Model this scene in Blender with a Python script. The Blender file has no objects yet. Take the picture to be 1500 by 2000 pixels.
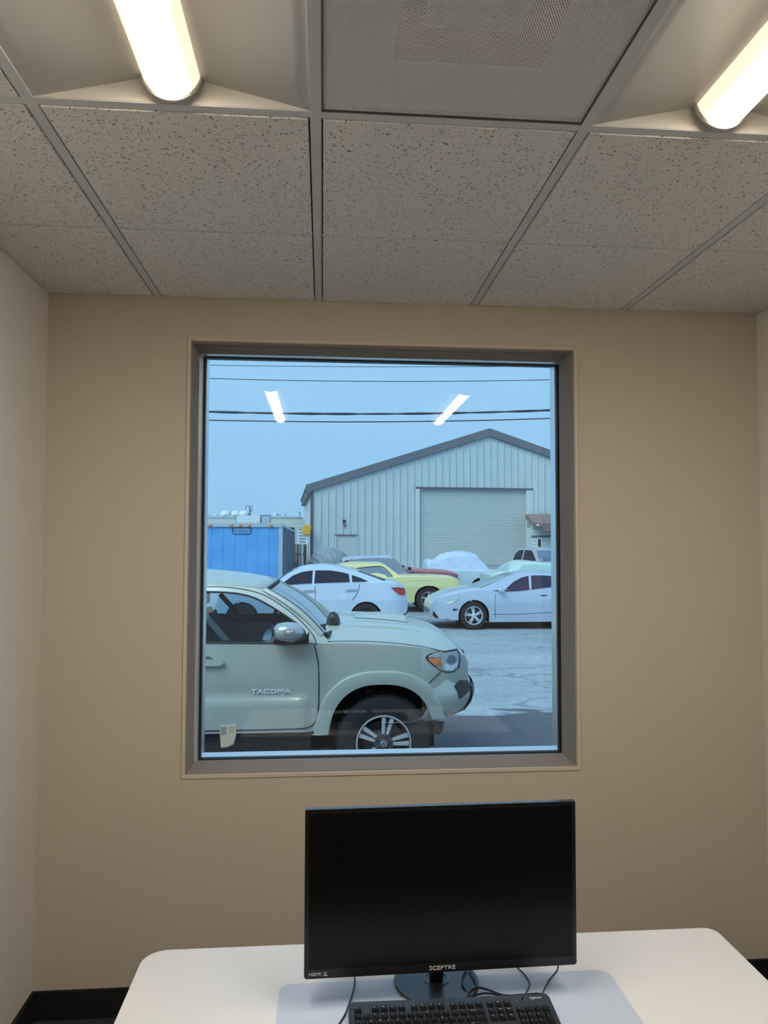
import bpy, bmesh, math, random
import numpy as np
from mathutils import Vector, Matrix
random.seed(7)
S = bpy.context.scene
COL = S.collection

# ------------------------------------------------------------------ camera
FPX, YAW, PITCH, ROLL = 1450.0, 0.082545, 0.045728, 0.002928
ZC = 1.704                     # eye height above the office floor
G = 2.842                      # distance of the window wall
ZCEIL = 2.654
XL, XR = -1.030, 1.750         # side walls
RAIL0, W = -0.0213, 0.6096     # ceiling grid
T1, T2 = 1.603, 2.236
YBACK = -1.6
cy_, sy_, cp_, sp_ = math.cos(YAW), math.sin(YAW), math.cos(PITCH), math.sin(PITCH)
Fv = Vector((sy_*cp_, cy_*cp_, sp_)); R0 = Vector((cy_, -sy_, 0)); U0 = R0.cross(Fv)
Rv = math.cos(ROLL)*R0 + math.sin(ROLL)*U0; Uv = -math.sin(ROLL)*R0 + math.cos(ROLL)*U0
CAM = Vector((0, 0, ZC))
cam = bpy.data.cameras.new('camera'); co = bpy.data.objects.new('camera', cam); COL.objects.link(co)
M4 = Matrix((Rv, Uv, -Fv)).transposed().to_4x4(); M4.translation = CAM
co.matrix_world = M4
cam.sensor_fit = 'HORIZONTAL'; cam.sensor_width = 36; cam.lens = FPX/1500*36
cam.clip_start = 0.02; cam.clip_end = 500
S.camera = co
# ------------------------------------------------------------------ world, sun, exposure
SKY_TOP, SKY_LOW = (0.325, 0.61, 0.91), (0.285, 0.56, 0.82)
w = bpy.data.worlds.new('sky'); S.world = w; w.use_nodes = True
nt = w.node_tree; bg = nt.nodes['Background']
tc = nt.nodes.new('ShaderNodeTexCoord'); sx = nt.nodes.new('ShaderNodeSeparateXYZ')
rp = nt.nodes.new('ShaderNodeValToRGB')
nt.links.new(tc.outputs['Generated'], sx.inputs[0]); nt.links.new(sx.outputs['Z'], rp.inputs[0]); nt.links.new(rp.outputs[0], bg.inputs[0])
rp.color_ramp.elements[0].position = 0.0; rp.color_ramp.elements[0].color = (*SKY_LOW, 1)
rp.color_ramp.elements[1].position = 0.3; rp.color_ramp.elements[1].color = (*SKY_TOP, 1)
bg.inputs[1].default_value = 1.14
sun = bpy.data.lights.new('overcast_sun', 'SUN'); so = bpy.data.objects.new('overcast_sun', sun); COL.objects.link(so)
sun.energy = 2.25; sun.color = (0.80, 0.97, 1.0); sun.angle = math.radians(40)
so.rotation_euler = (math.radians(42), 0, math.radians(-42))
S.view_settings.view_transform = 'Standard'; S.view_settings.look = 'None'
S.view_settings.exposure = 0.0; S.view_settings.gamma = 1.0; S.view_settings.use_curve_mapping = False

# ------------------------------------------------------------------ helpers
def ray(px, py): return Rv*((px-750)/FPX) - Uv*((py-1000)/FPX) + Fv
def onY(px, py, Y): d = ray(px, py); return CAM + d*(Y/d.y)
def onZ(px, py, Z): d = ray(px, py); return CAM + d*((Z-ZC)/d.z)
def onP(px, py, p0, n): d = ray(px, py); return CAM + d*((Vector(p0)-CAM).dot(n)/d.dot(n))
def gz(Y): return -0.31 + (0.02*(Y-17) if Y > 17 else 0)

MATS = {}
def mat(name, col, rough=0.5, metal=0.0, coat=0.0, bump=0, bscale=50, noise=0, nscale=8, spec=0.5, emis=None, est=0, var=None):
    if name in MATS: return MATS[name]
    m = bpy.data.materials.new(name); m.use_nodes = True; n = m.node_tree; b = n.nodes['Principled BSDF']
    b.inputs['Base Color'].default_value = (*col, 1); b.inputs['Roughness'].default_value = rough
    b.inputs['Metallic'].default_value = metal; b.inputs['Coat Weight'].default_value = coat; b.inputs['Coat Roughness'].default_value = 0.08
    b.inputs['Specular IOR Level'].default_value = spec
    if emis: b.inputs['Emission Color'].default_value = (*emis, 1); b.inputs['Emission Strength'].default_value = est
    t = n.nodes.new('ShaderNodeTexCoord')
    if noise:
        no = n.nodes.new('ShaderNodeTexNoise'); no.inputs['Scale'].default_value = nscale; no.inputs['Detail'].default_value = 6
        r = n.nodes.new('ShaderNodeValToRGB')
        c2 = var if var else tuple(c*(1-noise) for c in col)
        r.color_ramp.elements[0].position = .35; r.color_ramp.elements[0].color = (*c2, 1)
        r.color_ramp.elements[1].position = .65; r.color_ramp.elements[1].color = (*col, 1)
        n.links.new(t.outputs['Object'], no.inputs['Vector']); n.links.new(no.outputs[0], r.inputs[0]); n.links.new(r.outputs[0], b.inputs['Base Color'])
    if bump:
        no = n.nodes.new('ShaderNodeTexNoise'); no.inputs['Scale'].default_value = bscale; no.inputs['Detail'].default_value = 4
        bp = n.nodes.new('ShaderNodeBump'); bp.inputs['Strength'].default_value = bump; bp.inputs['Distance'].default_value = 0.01
        n.links.new(t.outputs['Object'], no.inputs['Vector']); n.links.new(no.outputs[0], bp.inputs['Height']); n.links.new(bp.outputs[0], b.inputs['Normal'])
    MATS[name] = m; return m

def pane_mat(name, tint=(1, 1, 1), r0=0.04, rough=0.0):
    """flat glass: straight transmission with a tint, mirror reflection by Schlick's Fresnel on both faces"""
    m = bpy.data.materials.new(name); m.use_nodes = True; n = m.node_tree; n.nodes.clear(); L = n.links.new
    o = n.nodes.new('ShaderNodeOutputMaterial'); tr = n.nodes.new('ShaderNodeBsdfTransparent'); tr.inputs[0].default_value = (*tint, 1)
    gl = n.nodes.new('ShaderNodeBsdfGlossy'); gl.inputs['Roughness'].default_value = rough
    g = n.nodes.new('ShaderNodeNewGeometry'); d = n.nodes.new('ShaderNodeVectorMath'); d.operation = 'DOT_PRODUCT'
    L(g.outputs['Incoming'], d.inputs[0]); L(g.outputs['Normal'], d.inputs[1])
    def M(op, a, b=None):
        q = n.nodes.new('ShaderNodeMath'); q.operation = op
        for i, v in enumerate((a, b)):
            if v is None: continue
            if isinstance(v, (int, float)): q.inputs[i].default_value = v
            else: L(v, q.inputs[i])
        return q.outputs[0]
    c = M('ABSOLUTE', d.outputs['Value']); p = M('POWER', M('SUBTRACT', 1.0, c), 5.0)
    fr = M('ADD', M('MULTIPLY', p, 1-r0), r0)
    mx = n.nodes.new('ShaderNodeMixShader'); L(fr, mx.inputs[0]); L(tr.outputs[0], mx.inputs[1]); L(gl.outputs[0], mx.inputs[2]); L(mx.outputs[0], o.inputs[0])
    MATS[name] = m; return m

def tag(o, label=None, cat=None, group=None, kind=None):
    if label: o['label'] = label
    if cat: o['category'] = cat
    if group: o['group'] = group
    if kind: o['kind'] = kind
    return o
def empty(name, loc, label=None, cat=None, rz=0, group=None, kind=None):
    o = bpy.data.objects.new(name, None); COL.objects.link(o); o.location = loc; o.rotation_euler = (0, 0, rz)
    return tag(o, label, cat, group, kind)
class MB:
    def __init__(s): s.v = []; s.f = []; s.mi = []
    def add(s, vs, fs, mi=0):
        k = len(s.v); s.v += [tuple(v) for v in vs]; s.f += [tuple(i+k for i in f) for f in fs]; s.mi += [mi]*len(fs); return s
    def box(s, x0, x1, y0, y1, z0, z1, mi=0):
        return s.add([(x0,y0,z0),(x1,y0,z0),(x1,y1,z0),(x0,y1,z0),(x0,y0,z1),(x1,y0,z1),(x1,y1,z1),(x0,y1,z1)],
                     [(3,2,1,0),(4,5,6,7),(0,1,5,4),(1,2,6,5),(2,3,7,6),(3,0,4,7)], mi)
    def tube(s, pts, r, n=8, mi=0, closed=False):
        pts = [Vector(p) for p in pts]; vs = []; fs = []; N = len(pts)
        for i, p in enumerate(pts):
            a = pts[i-1] if (i or closed) else p; b = pts[(i+1) % N] if (i < N-1 or closed) else p
            t = (b-a).normalized(); u = t.cross(Vector((0, 0, 1)))
            if u.length < .05: u = t.cross(Vector((0, 1, 0)))
            u.normalize(); v = t.cross(u); rr = r[i] if isinstance(r, (list, tuple)) else r
            for k in range(n):
                an = 2*math.pi*k/n; vs.append(p+u*math.cos(an)*rr+v*math.sin(an)*rr)
        for i in range(N if closed else N-1):
            j = (i+1) % N
            for k in range(n): fs.append((i*n+k, i*n+(k+1) % n, j*n+(k+1) % n, j*n+k))
        if not closed: fs += [tuple(range(n))[::-1], tuple((N-1)*n+k for k in range(n))]
        return s.add(vs, fs, mi)
    def lathe(s, prof, c, axis='Z', n=32, mi=0):
        """prof = [(radius, height)], closed caps when radius 0"""
        vs = []; fs = []
        for r, h in prof:
            for k in range(n):
                a = 2*math.pi*k/n; x, y = r*math.cos(a), r*math.sin(a)
                p = {'Z': (x, y, h), 'Y': (x, h, y), 'X': (h, x, y)}[axis]
                vs.append((c[0]+p[0], c[1]+p[1], c[2]+p[2]))
        for i in range(len(prof)-1):
            for k in range(n): fs.append((i*n+k, i*n+(k+1) % n, (i+1)*n+(k+1) % n, (i+1)*n+k))
        return s.add(vs, fs, mi)
    def prism(s, poly, d, mi=0):
        """closed polygon of 3-D points extruded by vector d"""
        n = len(poly); d = Vector(d); P = [Vector(p) for p in poly]
        return s.add(P+[p+d for p in P], [tuple(range(n))[::-1], tuple(range(n, 2*n))]+[(i, (i+1) % n, n+(i+1) % n, n+i) for i in range(n)], mi)
    def grid(s, rows, mi=0, flip=False):
        m = len(rows[0]); vs = [p for r in rows for p in r]; fs = []
        for i in range(len(rows)-1):
            for j in range(m-1):
                q = (i*m+j, i*m+j+1, (i+1)*m+j+1, (i+1)*m+j); fs.append(q[::-1] if flip else q)
        return s.add(vs, fs, mi)
    def build(s, name, mats, parent=None, smooth=False, bevel=0, auto=35, fix=True, solid=0, sub=0):
        me = bpy.data.meshes.new(name); me.from_pydata([tuple(v) for v in s.v], [], s.f)
        if not isinstance(mats, (list, tuple)): mats = [mats]
        for m in mats: me.materials.append(m)
        me.polygons.foreach_set('material_index', s.mi)
        bm = bmesh.new(); bm.from_mesh(me)
        if bevel:
            bmesh.ops.remove_doubles(bm, verts=bm.verts, dist=1e-5)
            bmesh.ops.recalc_face_normals(bm, faces=bm.faces)
            es = [e for e in bm.edges if len(e.link_faces) == 2 and e.calc_face_angle() > .6]
            bmesh.ops.bevel(bm, geom=es, offset=bevel, segments=2, affect='EDGES', clamp_overlap=True)
        elif fix: bmesh.ops.recalc_face_normals(bm, faces=bm.faces)
        if smooth:
            for f in bm.faces: f.smooth = True
            for e in bm.edges:
                if len(e.link_faces) == 2 and e.calc_face_angle() > math.radians(auto): e.smooth = False
        bm.to_mesh(me); bm.free()
        o = bpy.data.objects.new(name, me); COL.objects.link(o)
        if parent: o.parent = parent
        if solid:
            q = o.modifiers.new('solid', 'SOLIDIFY'); q.thickness = solid; q.offset = 0
        return o
def box(name, b, m, parent=None, bevel=0): return MB().box(*b).build(name, m, parent, bevel=bevel)
_tc = {}
def text_obj(name, s, size, m, parent, origin, xdir, up, extrude=0.0006, xs=1.0, shear=0, align='LEFT'):
    key = (s, size, extrude, xs, shear, m.name, align)
    if key not in _tc:
        c = bpy.data.curves.new('t', 'FONT'); c.body = s; c.size = size; c.extrude = extrude; c.shear = shear; c.align_x = align; c.resolution_u = 2
        o = bpy.data.objects.new('t', c); COL.objects.link(o); bpy.context.view_layer.update()
        me = bpy.data.meshes.new_from_object(o.evaluated_get(bpy.context.evaluated_depsgraph_get()))
        me.name = name; me.materials.clear(); me.materials.append(m); me.transform(Matrix.Diagonal((xs, 1, 1, 1)))
        bpy.data.objects.remove(o); _tc[key] = me
    o = bpy.data.objects.new(name, _tc[key]); COL.objects.link(o); o.parent = parent
    x = Vector(xdir).normalized(); y = Vector(up).normalized(); z = x.cross(y)
    mt = Matrix((x, y, z)).transposed().to_4x4(); mt.translation = Vector(origin); o.matrix_local = mt
    return o
def rrect(x0, x1, y0, y1, r, n=6):
    pts = []
    rs = r if isinstance(r, (list, tuple)) else [r]*4
    for (cx, cy, a0), q in zip(((x1, y1, 0), (x0, y1, 90), (x0, y0, 180), (x1, y0, 270)), rs):
        sx_ = -1 if cx == x1 else 1; sy2 = -1 if cy == y1 else 1
        for k in range(n+1):
            a = math.radians(a0+90*k/n); pts.append((cx+sx_*q+q*math.cos(a), cy+sy2*q+q*math.sin(a)))
    return pts

# ------------------------------------------------------------------ materials
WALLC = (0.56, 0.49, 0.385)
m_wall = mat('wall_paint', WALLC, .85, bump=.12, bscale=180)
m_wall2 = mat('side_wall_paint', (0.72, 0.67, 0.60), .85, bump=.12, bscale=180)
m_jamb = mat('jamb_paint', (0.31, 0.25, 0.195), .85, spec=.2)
m_bead = mat('corner_bead', (0.62, 0.53, 0.41), .6)
m_black = mat('black_rubber', (0.004, 0.004, 0.005), .7)
m_carpet = mat('carpet', (0.03, 0.03, 0.032), .95, bump=.5, bscale=400)
m_alu = mat('window_aluminium', (0.88, 0.90, 0.92), .25, metal=.6)
m_gasket = mat('gasket', (0.004, 0.005, 0.006), .6)
m_grid = mat('grid_white', (0.60, 0.61, 0.605), .55)
m_white = mat('laminate_white', (0.80, 0.79, 0.775), .27)
m_glassP = pane_mat('window_glass', (0.97, 0.985, 0.99), .046)
m_monitor = mat('monitor_plastic', (0.006, 0.006, 0.007), .28)
m_screen = mat('screen_panel', (0.002, 0.002, 0.002), .25, spec=.28)
m_kb = mat('keyboard_case', (0.030, 0.034, 0.042), .45, bump=.1, bscale=300)
m_key = mat('key_plastic', (0.007, 0.007, 0.008), .45)
m_print = mat('white_print', (0.75, 0.75, 0.75), .5)
m_cable = mat('cable', (0.008, 0.009, 0.012), .4)

def tile_material():
    m = bpy.data.materials.new('acoustic_tile'); m.use_nodes = True; n = m.node_tree; b = n.nodes['Principled BSDF']; L = n.links.new
    t = n.nodes.new('ShaderNodeNewGeometry')
    mp = n.nodes.new('ShaderNodeMapping'); L(t.outputs['Position'], mp.inputs[0])
    wa = n.nodes.new('ShaderNodeTexNoise'); wa.inputs['Scale'].default_value = 60; L(mp.outputs[0], wa.inputs['Vector'])
    vm = n.nodes.new('ShaderNodeVectorMath'); vm.operation = 'MULTIPLY_ADD'; L(wa.outputs['Color'], vm.inputs[0]); vm.inputs[1].default_value = (.022, .022, .022); L(mp.outputs[0], vm.inputs[2])
    v = n.nodes.new('ShaderNodeTexVoronoi'); v.inputs['Scale'].default_value = 118; v.inputs['Randomness'].default_value = 1; L(vm.outputs[0], v.inputs['Vector'])
    sep = n.nodes.new('ShaderNodeSeparateColor'); L(v.outputs['Color'], sep.inputs[0])
    gt = n.nodes.new('ShaderNodeMath'); gt.operation = 'GREATER_THAN'; gt.inputs[1].default_value = .52; L(sep.outputs[0], gt.inputs[0])
    r = n.nodes.new('ShaderNodeMapRange'); r.inputs['From Min'].default_value = .22; r.inputs['From Max'].default_value = .34; r.inputs['To Min'].default_value = 1; r.inputs['To Max'].default_value = 0
    L(v.outputs['Distance'], r.inputs['Value'])
    mu = n.nodes.new('ShaderNodeMath'); mu.operation = 'MULTIPLY'; L(gt.outputs[0], mu.inputs[0]); L(r.outputs[0], mu.inputs[1])
    n2 = n.nodes.new('ShaderNodeTexNoise'); n2.inputs['Scale'].default_value = 320; n2.inputs['Detail'].default_value = 3; L(mp.outputs[0], n2.inputs['Vector'])
    cr = n.nodes.new('ShaderNodeValToRGB'); cr.color_ramp.elements[0].position = .35; cr.color_ramp.elements[0].color = (.62, .60, .565, 1)
    cr.color_ramp.elements[1].position = .6; cr.color_ramp.elements[1].color = (.84, .825, .79, 1); L(n2.outputs[0], cr.inputs[0])
    mx = n.nodes.new('ShaderNodeMix'); mx.data_type = 'RGBA'; L(mu.outputs[0], mx.inputs[0]); L(cr.outputs[0], mx.inputs[6]); mx.inputs[7].default_value = (.24, .22, .19, 1)
    L(mx.outputs[2], b.inputs['Base Color']); b.inputs['Roughness'].default_value = .95
    bp = n.nodes.new('ShaderNodeBump'); bp.inputs['Strength'].default_value = .6; bp.inputs['Distance'].default_value = .002; bp.invert = True
    L(mu.outputs[0], bp.inputs['Height']); L(bp.outputs[0], b.inputs['Normal']); return m
m_tile = tile_material()

def perf_material():
    m = bpy.data.materials.new('perforated_metal'); m.use_nodes = True; n = m.node_tree; b = n.nodes['Principled BSDF']; L = n.links.new
    o = n.nodes['Material Output']; g = n.nodes.new('ShaderNodeNewGeometry'); sp = n.nodes.new('ShaderNodeSeparateXYZ'); L(g.outputs['Position'], sp.inputs[0])
    def M(op, a, b_=None, c=None):
        q = n.nodes.new('ShaderNodeMath'); q.operation = op
        for i, v in enumerate((a, b_, c)):
            if v is None: continue
            if isinstance(v, (int, float)): q.inputs[i].default_value = v
            else: L(v, q.inputs[i])
        return q.outputs[0]
    P = .0052
    def lattice(off):
        u = M('SUBTRACT', M('FRACT', M('ADD', M('DIVIDE', sp.outputs['X'], P), off)), .5)
        v = M('MULTIPLY', M('SUBTRACT', M('FRACT', M('ADD', M('DIVIDE', sp.outputs['Y'], P*1.732), off)), .5), 1.732)
        return M('ADD', M('MULTIPLY', u, u), M('MULTIPLY', v, v))
    d = M('MINIMUM', lattice(0.0), lattice(0.5)); hole = M('LESS_THAN', d, .29*.29)
    b.inputs['Base Color'].default_value = (.88, .865, .83, 1); b.inputs['Roughness'].default_value = .5
    tr = n.nodes.new('ShaderNodeBsdfTransparent'); mx = n.nodes.new('ShaderNodeMixShader')
    L(hole, mx.inputs[0]); L(b.outputs[0], mx.inputs[1]); L(tr.outputs[0], mx.inputs[2]); L(mx.outputs[0], o.inputs[0]); return m
m_perf = perf_material()

def tube_material():
    m = bpy.data.materials.new('lit_diffuser'); m.use_nodes = True; n = m.node_tree; b = n.nodes['Principled BSDF']; L = n.links.new
    g = n.nodes.new('ShaderNodeNewGeometry'); sp = n.nodes.new('ShaderNodeSeparateXYZ'); L(g.outputs['Normal'], sp.inputs[0])
    mr = n.nodes.new('ShaderNodeMapRange'); mr.inputs['From Min'].default_value = 0; mr.inputs['From Max'].default_value = -1; L(sp.outputs['Z'], mr.inputs['Value'])
    pw = n.nodes.new('ShaderNodeMath'); pw.operation = 'POWER'; pw.inputs[1].default_value = TUBE_POW; L(mr.outputs[0], pw.inputs[0])
    ma = n.nodes.new('ShaderNodeMath'); ma.operation = 'MULTIPLY_ADD'; ma.inputs[1].default_value = TUBE_CORE; ma.inputs[2].default_value = TUBE_EDGE; L(pw.outputs[0], ma.inputs[0])
    b.inputs['Base Color'].default_value = (.8, .78, .72, 1); b.inputs['Roughness'].default_value = .4
    cm = n.nodes.new('ShaderNodeMix'); cm.data_type = 'RGBA'; L(pw.outputs[0], cm.inputs[0]); cm.inputs[6].default_value = (1, .83, .60, 1); cm.inputs[7].default_value = (1, .98, .94, 1)
    L(cm.outputs[2], b.inputs['Emission Color']); L(ma.outputs[0], b.inputs['Emission Strength']); return m
TUBE_POW, TUBE_CORE, TUBE_EDGE = 16.0, 143.0, 1.0
m_tube = tube_material()
m_reflector = mat('light_reflector', (0.62, 0.59, 0.54), .5)
m_duct = mat('duct_dark', (0.015, 0.015, 0.015), .7); m_plenum = mat('grille_backing', (0.50, 0.49, 0.47), .6)

# ================================================================== ROOM SHELL
def slab(name, b, m): return tag(box(name, b, m), kind='structure')
GO = G+0.30                                  # outer face of the front wall
OX0, OX1, OZ0, OZ1 = -0.503, 0.990, 0.853, 2.482   # opening inside the corner bead
slab('floor', (XL-.2, XR+.2, YBACK-.2, G, -.12, 0), m_carpet)
slab('wall_left', (XL-.15, XL, YBACK-.15, G, 0, 3.0), m_wall2)
slab('wall_right', (XR, XR+.15, YBACK-.15, G, 0, 3.0), m_wall2)
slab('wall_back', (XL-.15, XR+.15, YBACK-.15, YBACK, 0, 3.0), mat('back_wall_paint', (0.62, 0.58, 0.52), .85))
def ring(mb, o, i, y0, y1, mi=0):
    """rectangular ring in the XZ plane: o, i = (x0, x1, z0, z1)"""
    def c(r, y): return [(r[0], y, r[2]), (r[1], y, r[2]), (r[1], y, r[3]), (r[0], y, r[3])]
    vs = c(o, y0)+c(i, y0)+c(o, y1)+c(i, y1); fs = []
    for k in range(4):
        j = (k+1) % 4; fs += [(k, j, 4+j, 4+k), (8+k, 12+k, 12+j, 8+j), (k, 8+k, 8+j, j), (4+k, 4+j, 12+j, 12+k)]
    return mb.add(vs, fs, mi)
fw = ring(MB(), (XL-.15, XR+.15, -.5, 3.0), (OX0-.014, OX1+.014, OZ0-.014, OZ1+.010), G, GO).build('wall_front', m_wall); tag(fw, kind='structure')
ext_ = ring(MB(), (XL-.4, XR+.4, -.5, 3.0), (OX0-.013, OX1+.013, OZ0-.013, OZ1+.009), GO+.001, GO+.03).build('added_dark_sheet', mat('reflection_darkener', (.10, .115, .13), .6)); tag(ext_, kind='structure')  # unseen dark sheet, added to darken what the truck glass reflects
slab('roof_slab', (XL-.3, XR+.3, YBACK-.3, GO+.05, 3.0, 3.2), m_wall2)
slab('baseboard_front', (XL, XR, G-.012, G, 0, .1), m_black)
slab('baseboard_left', (XL, XL+.012, YBACK, G-.012, 0, .1), m_black)
slab('baseboard_right', (XR-.012, XR, YBACK, G-.012, 0, .1), m_black)

# window: bead, jamb liner, aluminium frame, gasket, pane
win = empty('window_1', ((OX0+OX1)/2, G, OZ0), kind='structure'); wo = win.location
def wring(name, o, i, y0, y1, m, bevel=0):
    def sh(r): return (r[0]-wo.x, r[1]-wo.x, r[2]-wo.z, r[3]-wo.z)
    return ring(MB(), sh(o), sh(i), y0-wo.y, y1-wo.y).build(name, m, win, bevel=bevel)
op = (OX0, OX1, OZ0, OZ1)
big = (OX0-.0135, OX1+.0135, OZ0-.0135, OZ1+.0095)
wring('corner_bead', (OX0-.012, OX1+.012, OZ0-.012, OZ1+.010), op, G-.004, G+.012, m_bead)
FY = G+.170                                   # inner face of the aluminium frame
jt = .010
MB().box(OX0+.02-wo.x, OX1-.02-wo.x, .048, .0505, OZ1-.0046-wo.z, OZ1-.0035-wo.z).build('head_groove', mat('groove_dark', (.08, .07, .06), .8), win)
for nm, b in (('jamb', (OX0-.0125, OX0+.004, G+.0125, FY, OZ0-.012, OZ1+.009)), ('jamb', (OX1-.004, OX1+.0125, G+.0125, FY, OZ0-.012, OZ1+.009)),
              ('head_board', (OX0+.0045, OX1-.0045, G+.0125, FY, OZ1-.004, OZ1+.009)), ('sill_board', (OX0+.0045, OX1-.0045, G+.0125, FY, OZ0-.012, OZ0+.003))):
    MB().box(b[0]-wo.x, b[1]-wo.x, b[2]-wo.y, b[3]-wo.y, b[4]-wo.z, b[5]-wo.z).build(nm, m_jamb, win)
ix0, ix1, iz0, iz1 = OX0+.010, OX1+.004, OZ0-.002, OZ1-.006
ix0, ix1, iz0, iz1 = -.4880, .9960, .8475, 2.4755
wring('aluminium_frame', big, (ix0, ix1, iz0, iz1), FY, FY+.042, m_alu)
wring('gasket', big, (ix0+.008, ix1-.009, iz0+.005, iz1-.004), FY+.0422, FY+.062, m_gasket)
wring('outer_frame', big, (ix0+.0105, ix1-.012, iz0+.0075, iz1+.0145), FY+.0625, FY+.128, m_alu)
GY = FY+.052
MB().box(ix0+.002-wo.x, ix1-.004-wo.x, GY-wo.y, GY+.006-wo.y, iz0+.004-wo.z, iz1-.008-wo.z).build('glass_pane', m_glassP, win)

# ceiling
ceil = tag(box('ceiling', (XL, XR, YBACK, G, ZCEIL+.16, ZCEIL+.18), m_plenum), kind='structure')
xs = [RAIL0+i*W for i in range(-1, 3)]
cols = list(zip([XL]+xs, xs+[XR]))
ys = [G, T2, T1, T1-.6096, T1-1.2192, T1-1.8288, T1-2.4384, T1-3.048, YBACK]
_tiles = {}
def tile(x0, x1, y0, y1, g0=True, g1=True):
    gx0 = .0165 if x0 != XL else .001; gx1 = .0165 if x1 != XR else .001
    a = y0+(.014 if g0 else .001); b = y1-(.014 if g1 else .001)
    key = (round(x1-x0, 4), round(b-a, 4), gx0, gx1)
    if key not in _tiles:
        o = MB().box(gx0, x1-x0-gx1, 0, b-a, -.0035, .012).build('ceiling_tile', m_tile, ceil, bevel=.0015); _tiles[key] = o.data
    else:
        o = bpy.data.objects.new('ceiling_tile', _tiles[key]); COL.objects.link(o); o.parent = ceil
    o.location = (x0, a, ZCEIL)
FIX = {(1, 2): 'L', (3, 2): 'R', (2, 2): 'G'}
for ci, (x0, x1) in enumerate(cols):
    for ri in range(len(ys)-1):
        y1, y0 = ys[ri], ys[ri+1]
        if ri in (2, 3) and ci in (1, 3): continue
        if ri in (2,) and ci == 2: continue
        if y1-y0 < .06: continue
        if ri == 0: tile(x0, x1, y0+.005, y1, False, False)
        elif ri == 1: tile(x0, x1, y0, y1-.005, True, False)
        else: tile(x0, x1, y0, y1)
# score joint of the scored tiles between the first two rows
for (x0, x1) in cols: MB().box(x0+.014, x1-.014, T2-.0065, T2+.0065, ZCEIL-.0015, ZCEIL+.010).build('tile_joint', m_grid, ceil)
for x in xs: MB().box(x-.0125, x+.0125, YBACK, G, ZCEIL-.002, ZCEIL+.004).box(x-.0015, x+.0015, YBACK, G, ZCEIL+.004, ZCEIL+.035).build('grid_rail', m_grid, ceil)
for ri, y in enumerate(ys[2:-1]):
    for ci, (x0, x1) in enumerate(cols):
        if ri == 1 and ci in (1, 3): continue
        a = x0+(.0125 if x0 != XL else 0); b = x1-(.0125 if x1 != XR else 0)
        MB().box(a, b, y-.012, y+.012, ZCEIL-.001, ZCEIL+.004).build('grid_tee', m_grid, ceil)
for nm, b in (('wall_angle', (XL, XR, G-.018, G, ZCEIL+.0045, ZCEIL+.006)), ('wall_angle', (XL, XL+.018, YBACK, G, ZCEIL+.0125, ZCEIL+.014)), ('wall_angle', (XR-.018, XR, YBACK, G, ZCEIL+.0125, ZCEIL+.014))):
    box(nm, b, m_grid, ceil)

# troffer lights
def troffer(x0, x1, label):
    y1 = T1-.0125; y0 = T1-1.2192+.0125; cx = (x0+x1)/2; hw = (x1-x0)/2-.0125; ZR = ZCEIL
    r = empty('ceiling_light', (cx, (y0+y1)/2, ZR), label, 'ceiling light', group='long troffer lights in the ceiling')
    L = (y1-y0)/2; TR = .062; up = .046
    for s in (-1, 1):
        rows = []
        for k in range(9):
            t = k/8; x = s*(hw-(hw-TR+.012)*t); z = .001+up*t
            rows.append([(x, -L, z), (x, L, z)])
        MB().grid(rows).build('reflector_wing', m_reflector, r, smooth=True, solid=.001)
    for s in (-1, 1):
        pr = [(-hw, .001)]+[(-hw+(hw-TR+.012)*k/8, .001+up*k/8) for k in range(1, 9)]
        pts = [(x, s*(L-.016) if False else s*L, z) for x, z in pr]+[(-x, s*L, z) for x, z in reversed(pr)]
        # sloped end plate: foot at the rim, head leaning in
        pts = [(x, s*(L-.35*(z-.001)), z) for x, y, z in pts]
        MB().prism(pts, (0, -s*.001, 0)).build('end_plate', m_reflector, r)
    rows = []
    n = 24; e = L-.030
    for y in (-e, e):
        rows.append([(TR*math.cos(math.pi*k/n)*1.0, y, .058-TR*math.sin(math.pi*k/n)) for k in range(n+1)])
    MB().grid(rows).build('diffuser', m_tube, r, smooth=True, fix=False, solid=0)
    for s in (-1, 1):
        R2 = TR+.004; P = [(R2*math.cos(math.pi*k/n), s*(e+.001), .058-R2*math.sin(math.pi*k/n)) for k in range(n+1)]
        MB().prism(P, (0, s*.012, 0)).build('end_cap', m_reflector, r, bevel=.002)
    return r
troffer(xs[0], xs[1], 'long lit troffer light at upper left, left of the perforated grille')
troffer(xs[2], xs[3], 'long lit troffer light at upper right, right of the perforated grille')

# return air grille
gx0, gx1, gy0, gy1 = xs[1]+.0125, xs[2]-.0125, T1-.6096+.0125, T1-.0125
gr = empty('air_return_grille', ((gx0+gx1)/2, (gy0+gy1)/2, ZCEIL), 'grey perforated metal air return grille between the two ceiling lights', 'air vent')
hx, hy = (gx1-gx0)/2, (gy1-gy0)/2
MB().box(-hx+.004, hx-.004, -hy+.004, hy-.004, .003, .0036).build('perforated_panel', m_perf, gr)
f = MB()
for b in ((-hx, -hx+.004, -hy, hy, .0, .02), (hx-.004, hx, -hy, hy, .0, .02), (-hx, hx, -hy, -hy+.004, .0, .02), (-hx, hx, hy-.004, hy, .0, .02)): f.box(*b)
f.build('grille_frame', mat('grille_rim', (.10, .10, .10), .6), gr)
f = MB(); f.box(-hx+.006, -.15, -hy+.006, hy-.006, .012, .014).box(.15, hx-.006, -hy+.006, hy-.006, .012, .014).box(-.15, .15, -hy+.006, -.17, .012, .014).box(-.15, .15, .125, hy-.006, .012, .014)
f.build('backing_plate', m_plenum, gr)
f = MB(); f.box(-.15, .15, -.17, .125, .125, .128).box(-.151, -.15, -.17, .125, .014, .125).box(.15, .151, -.17, .125, .014, .125).box(-.15, .15, .125, .126, .014, .125).box(-.15, .15, -.171, -.17, .014, .125)
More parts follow.
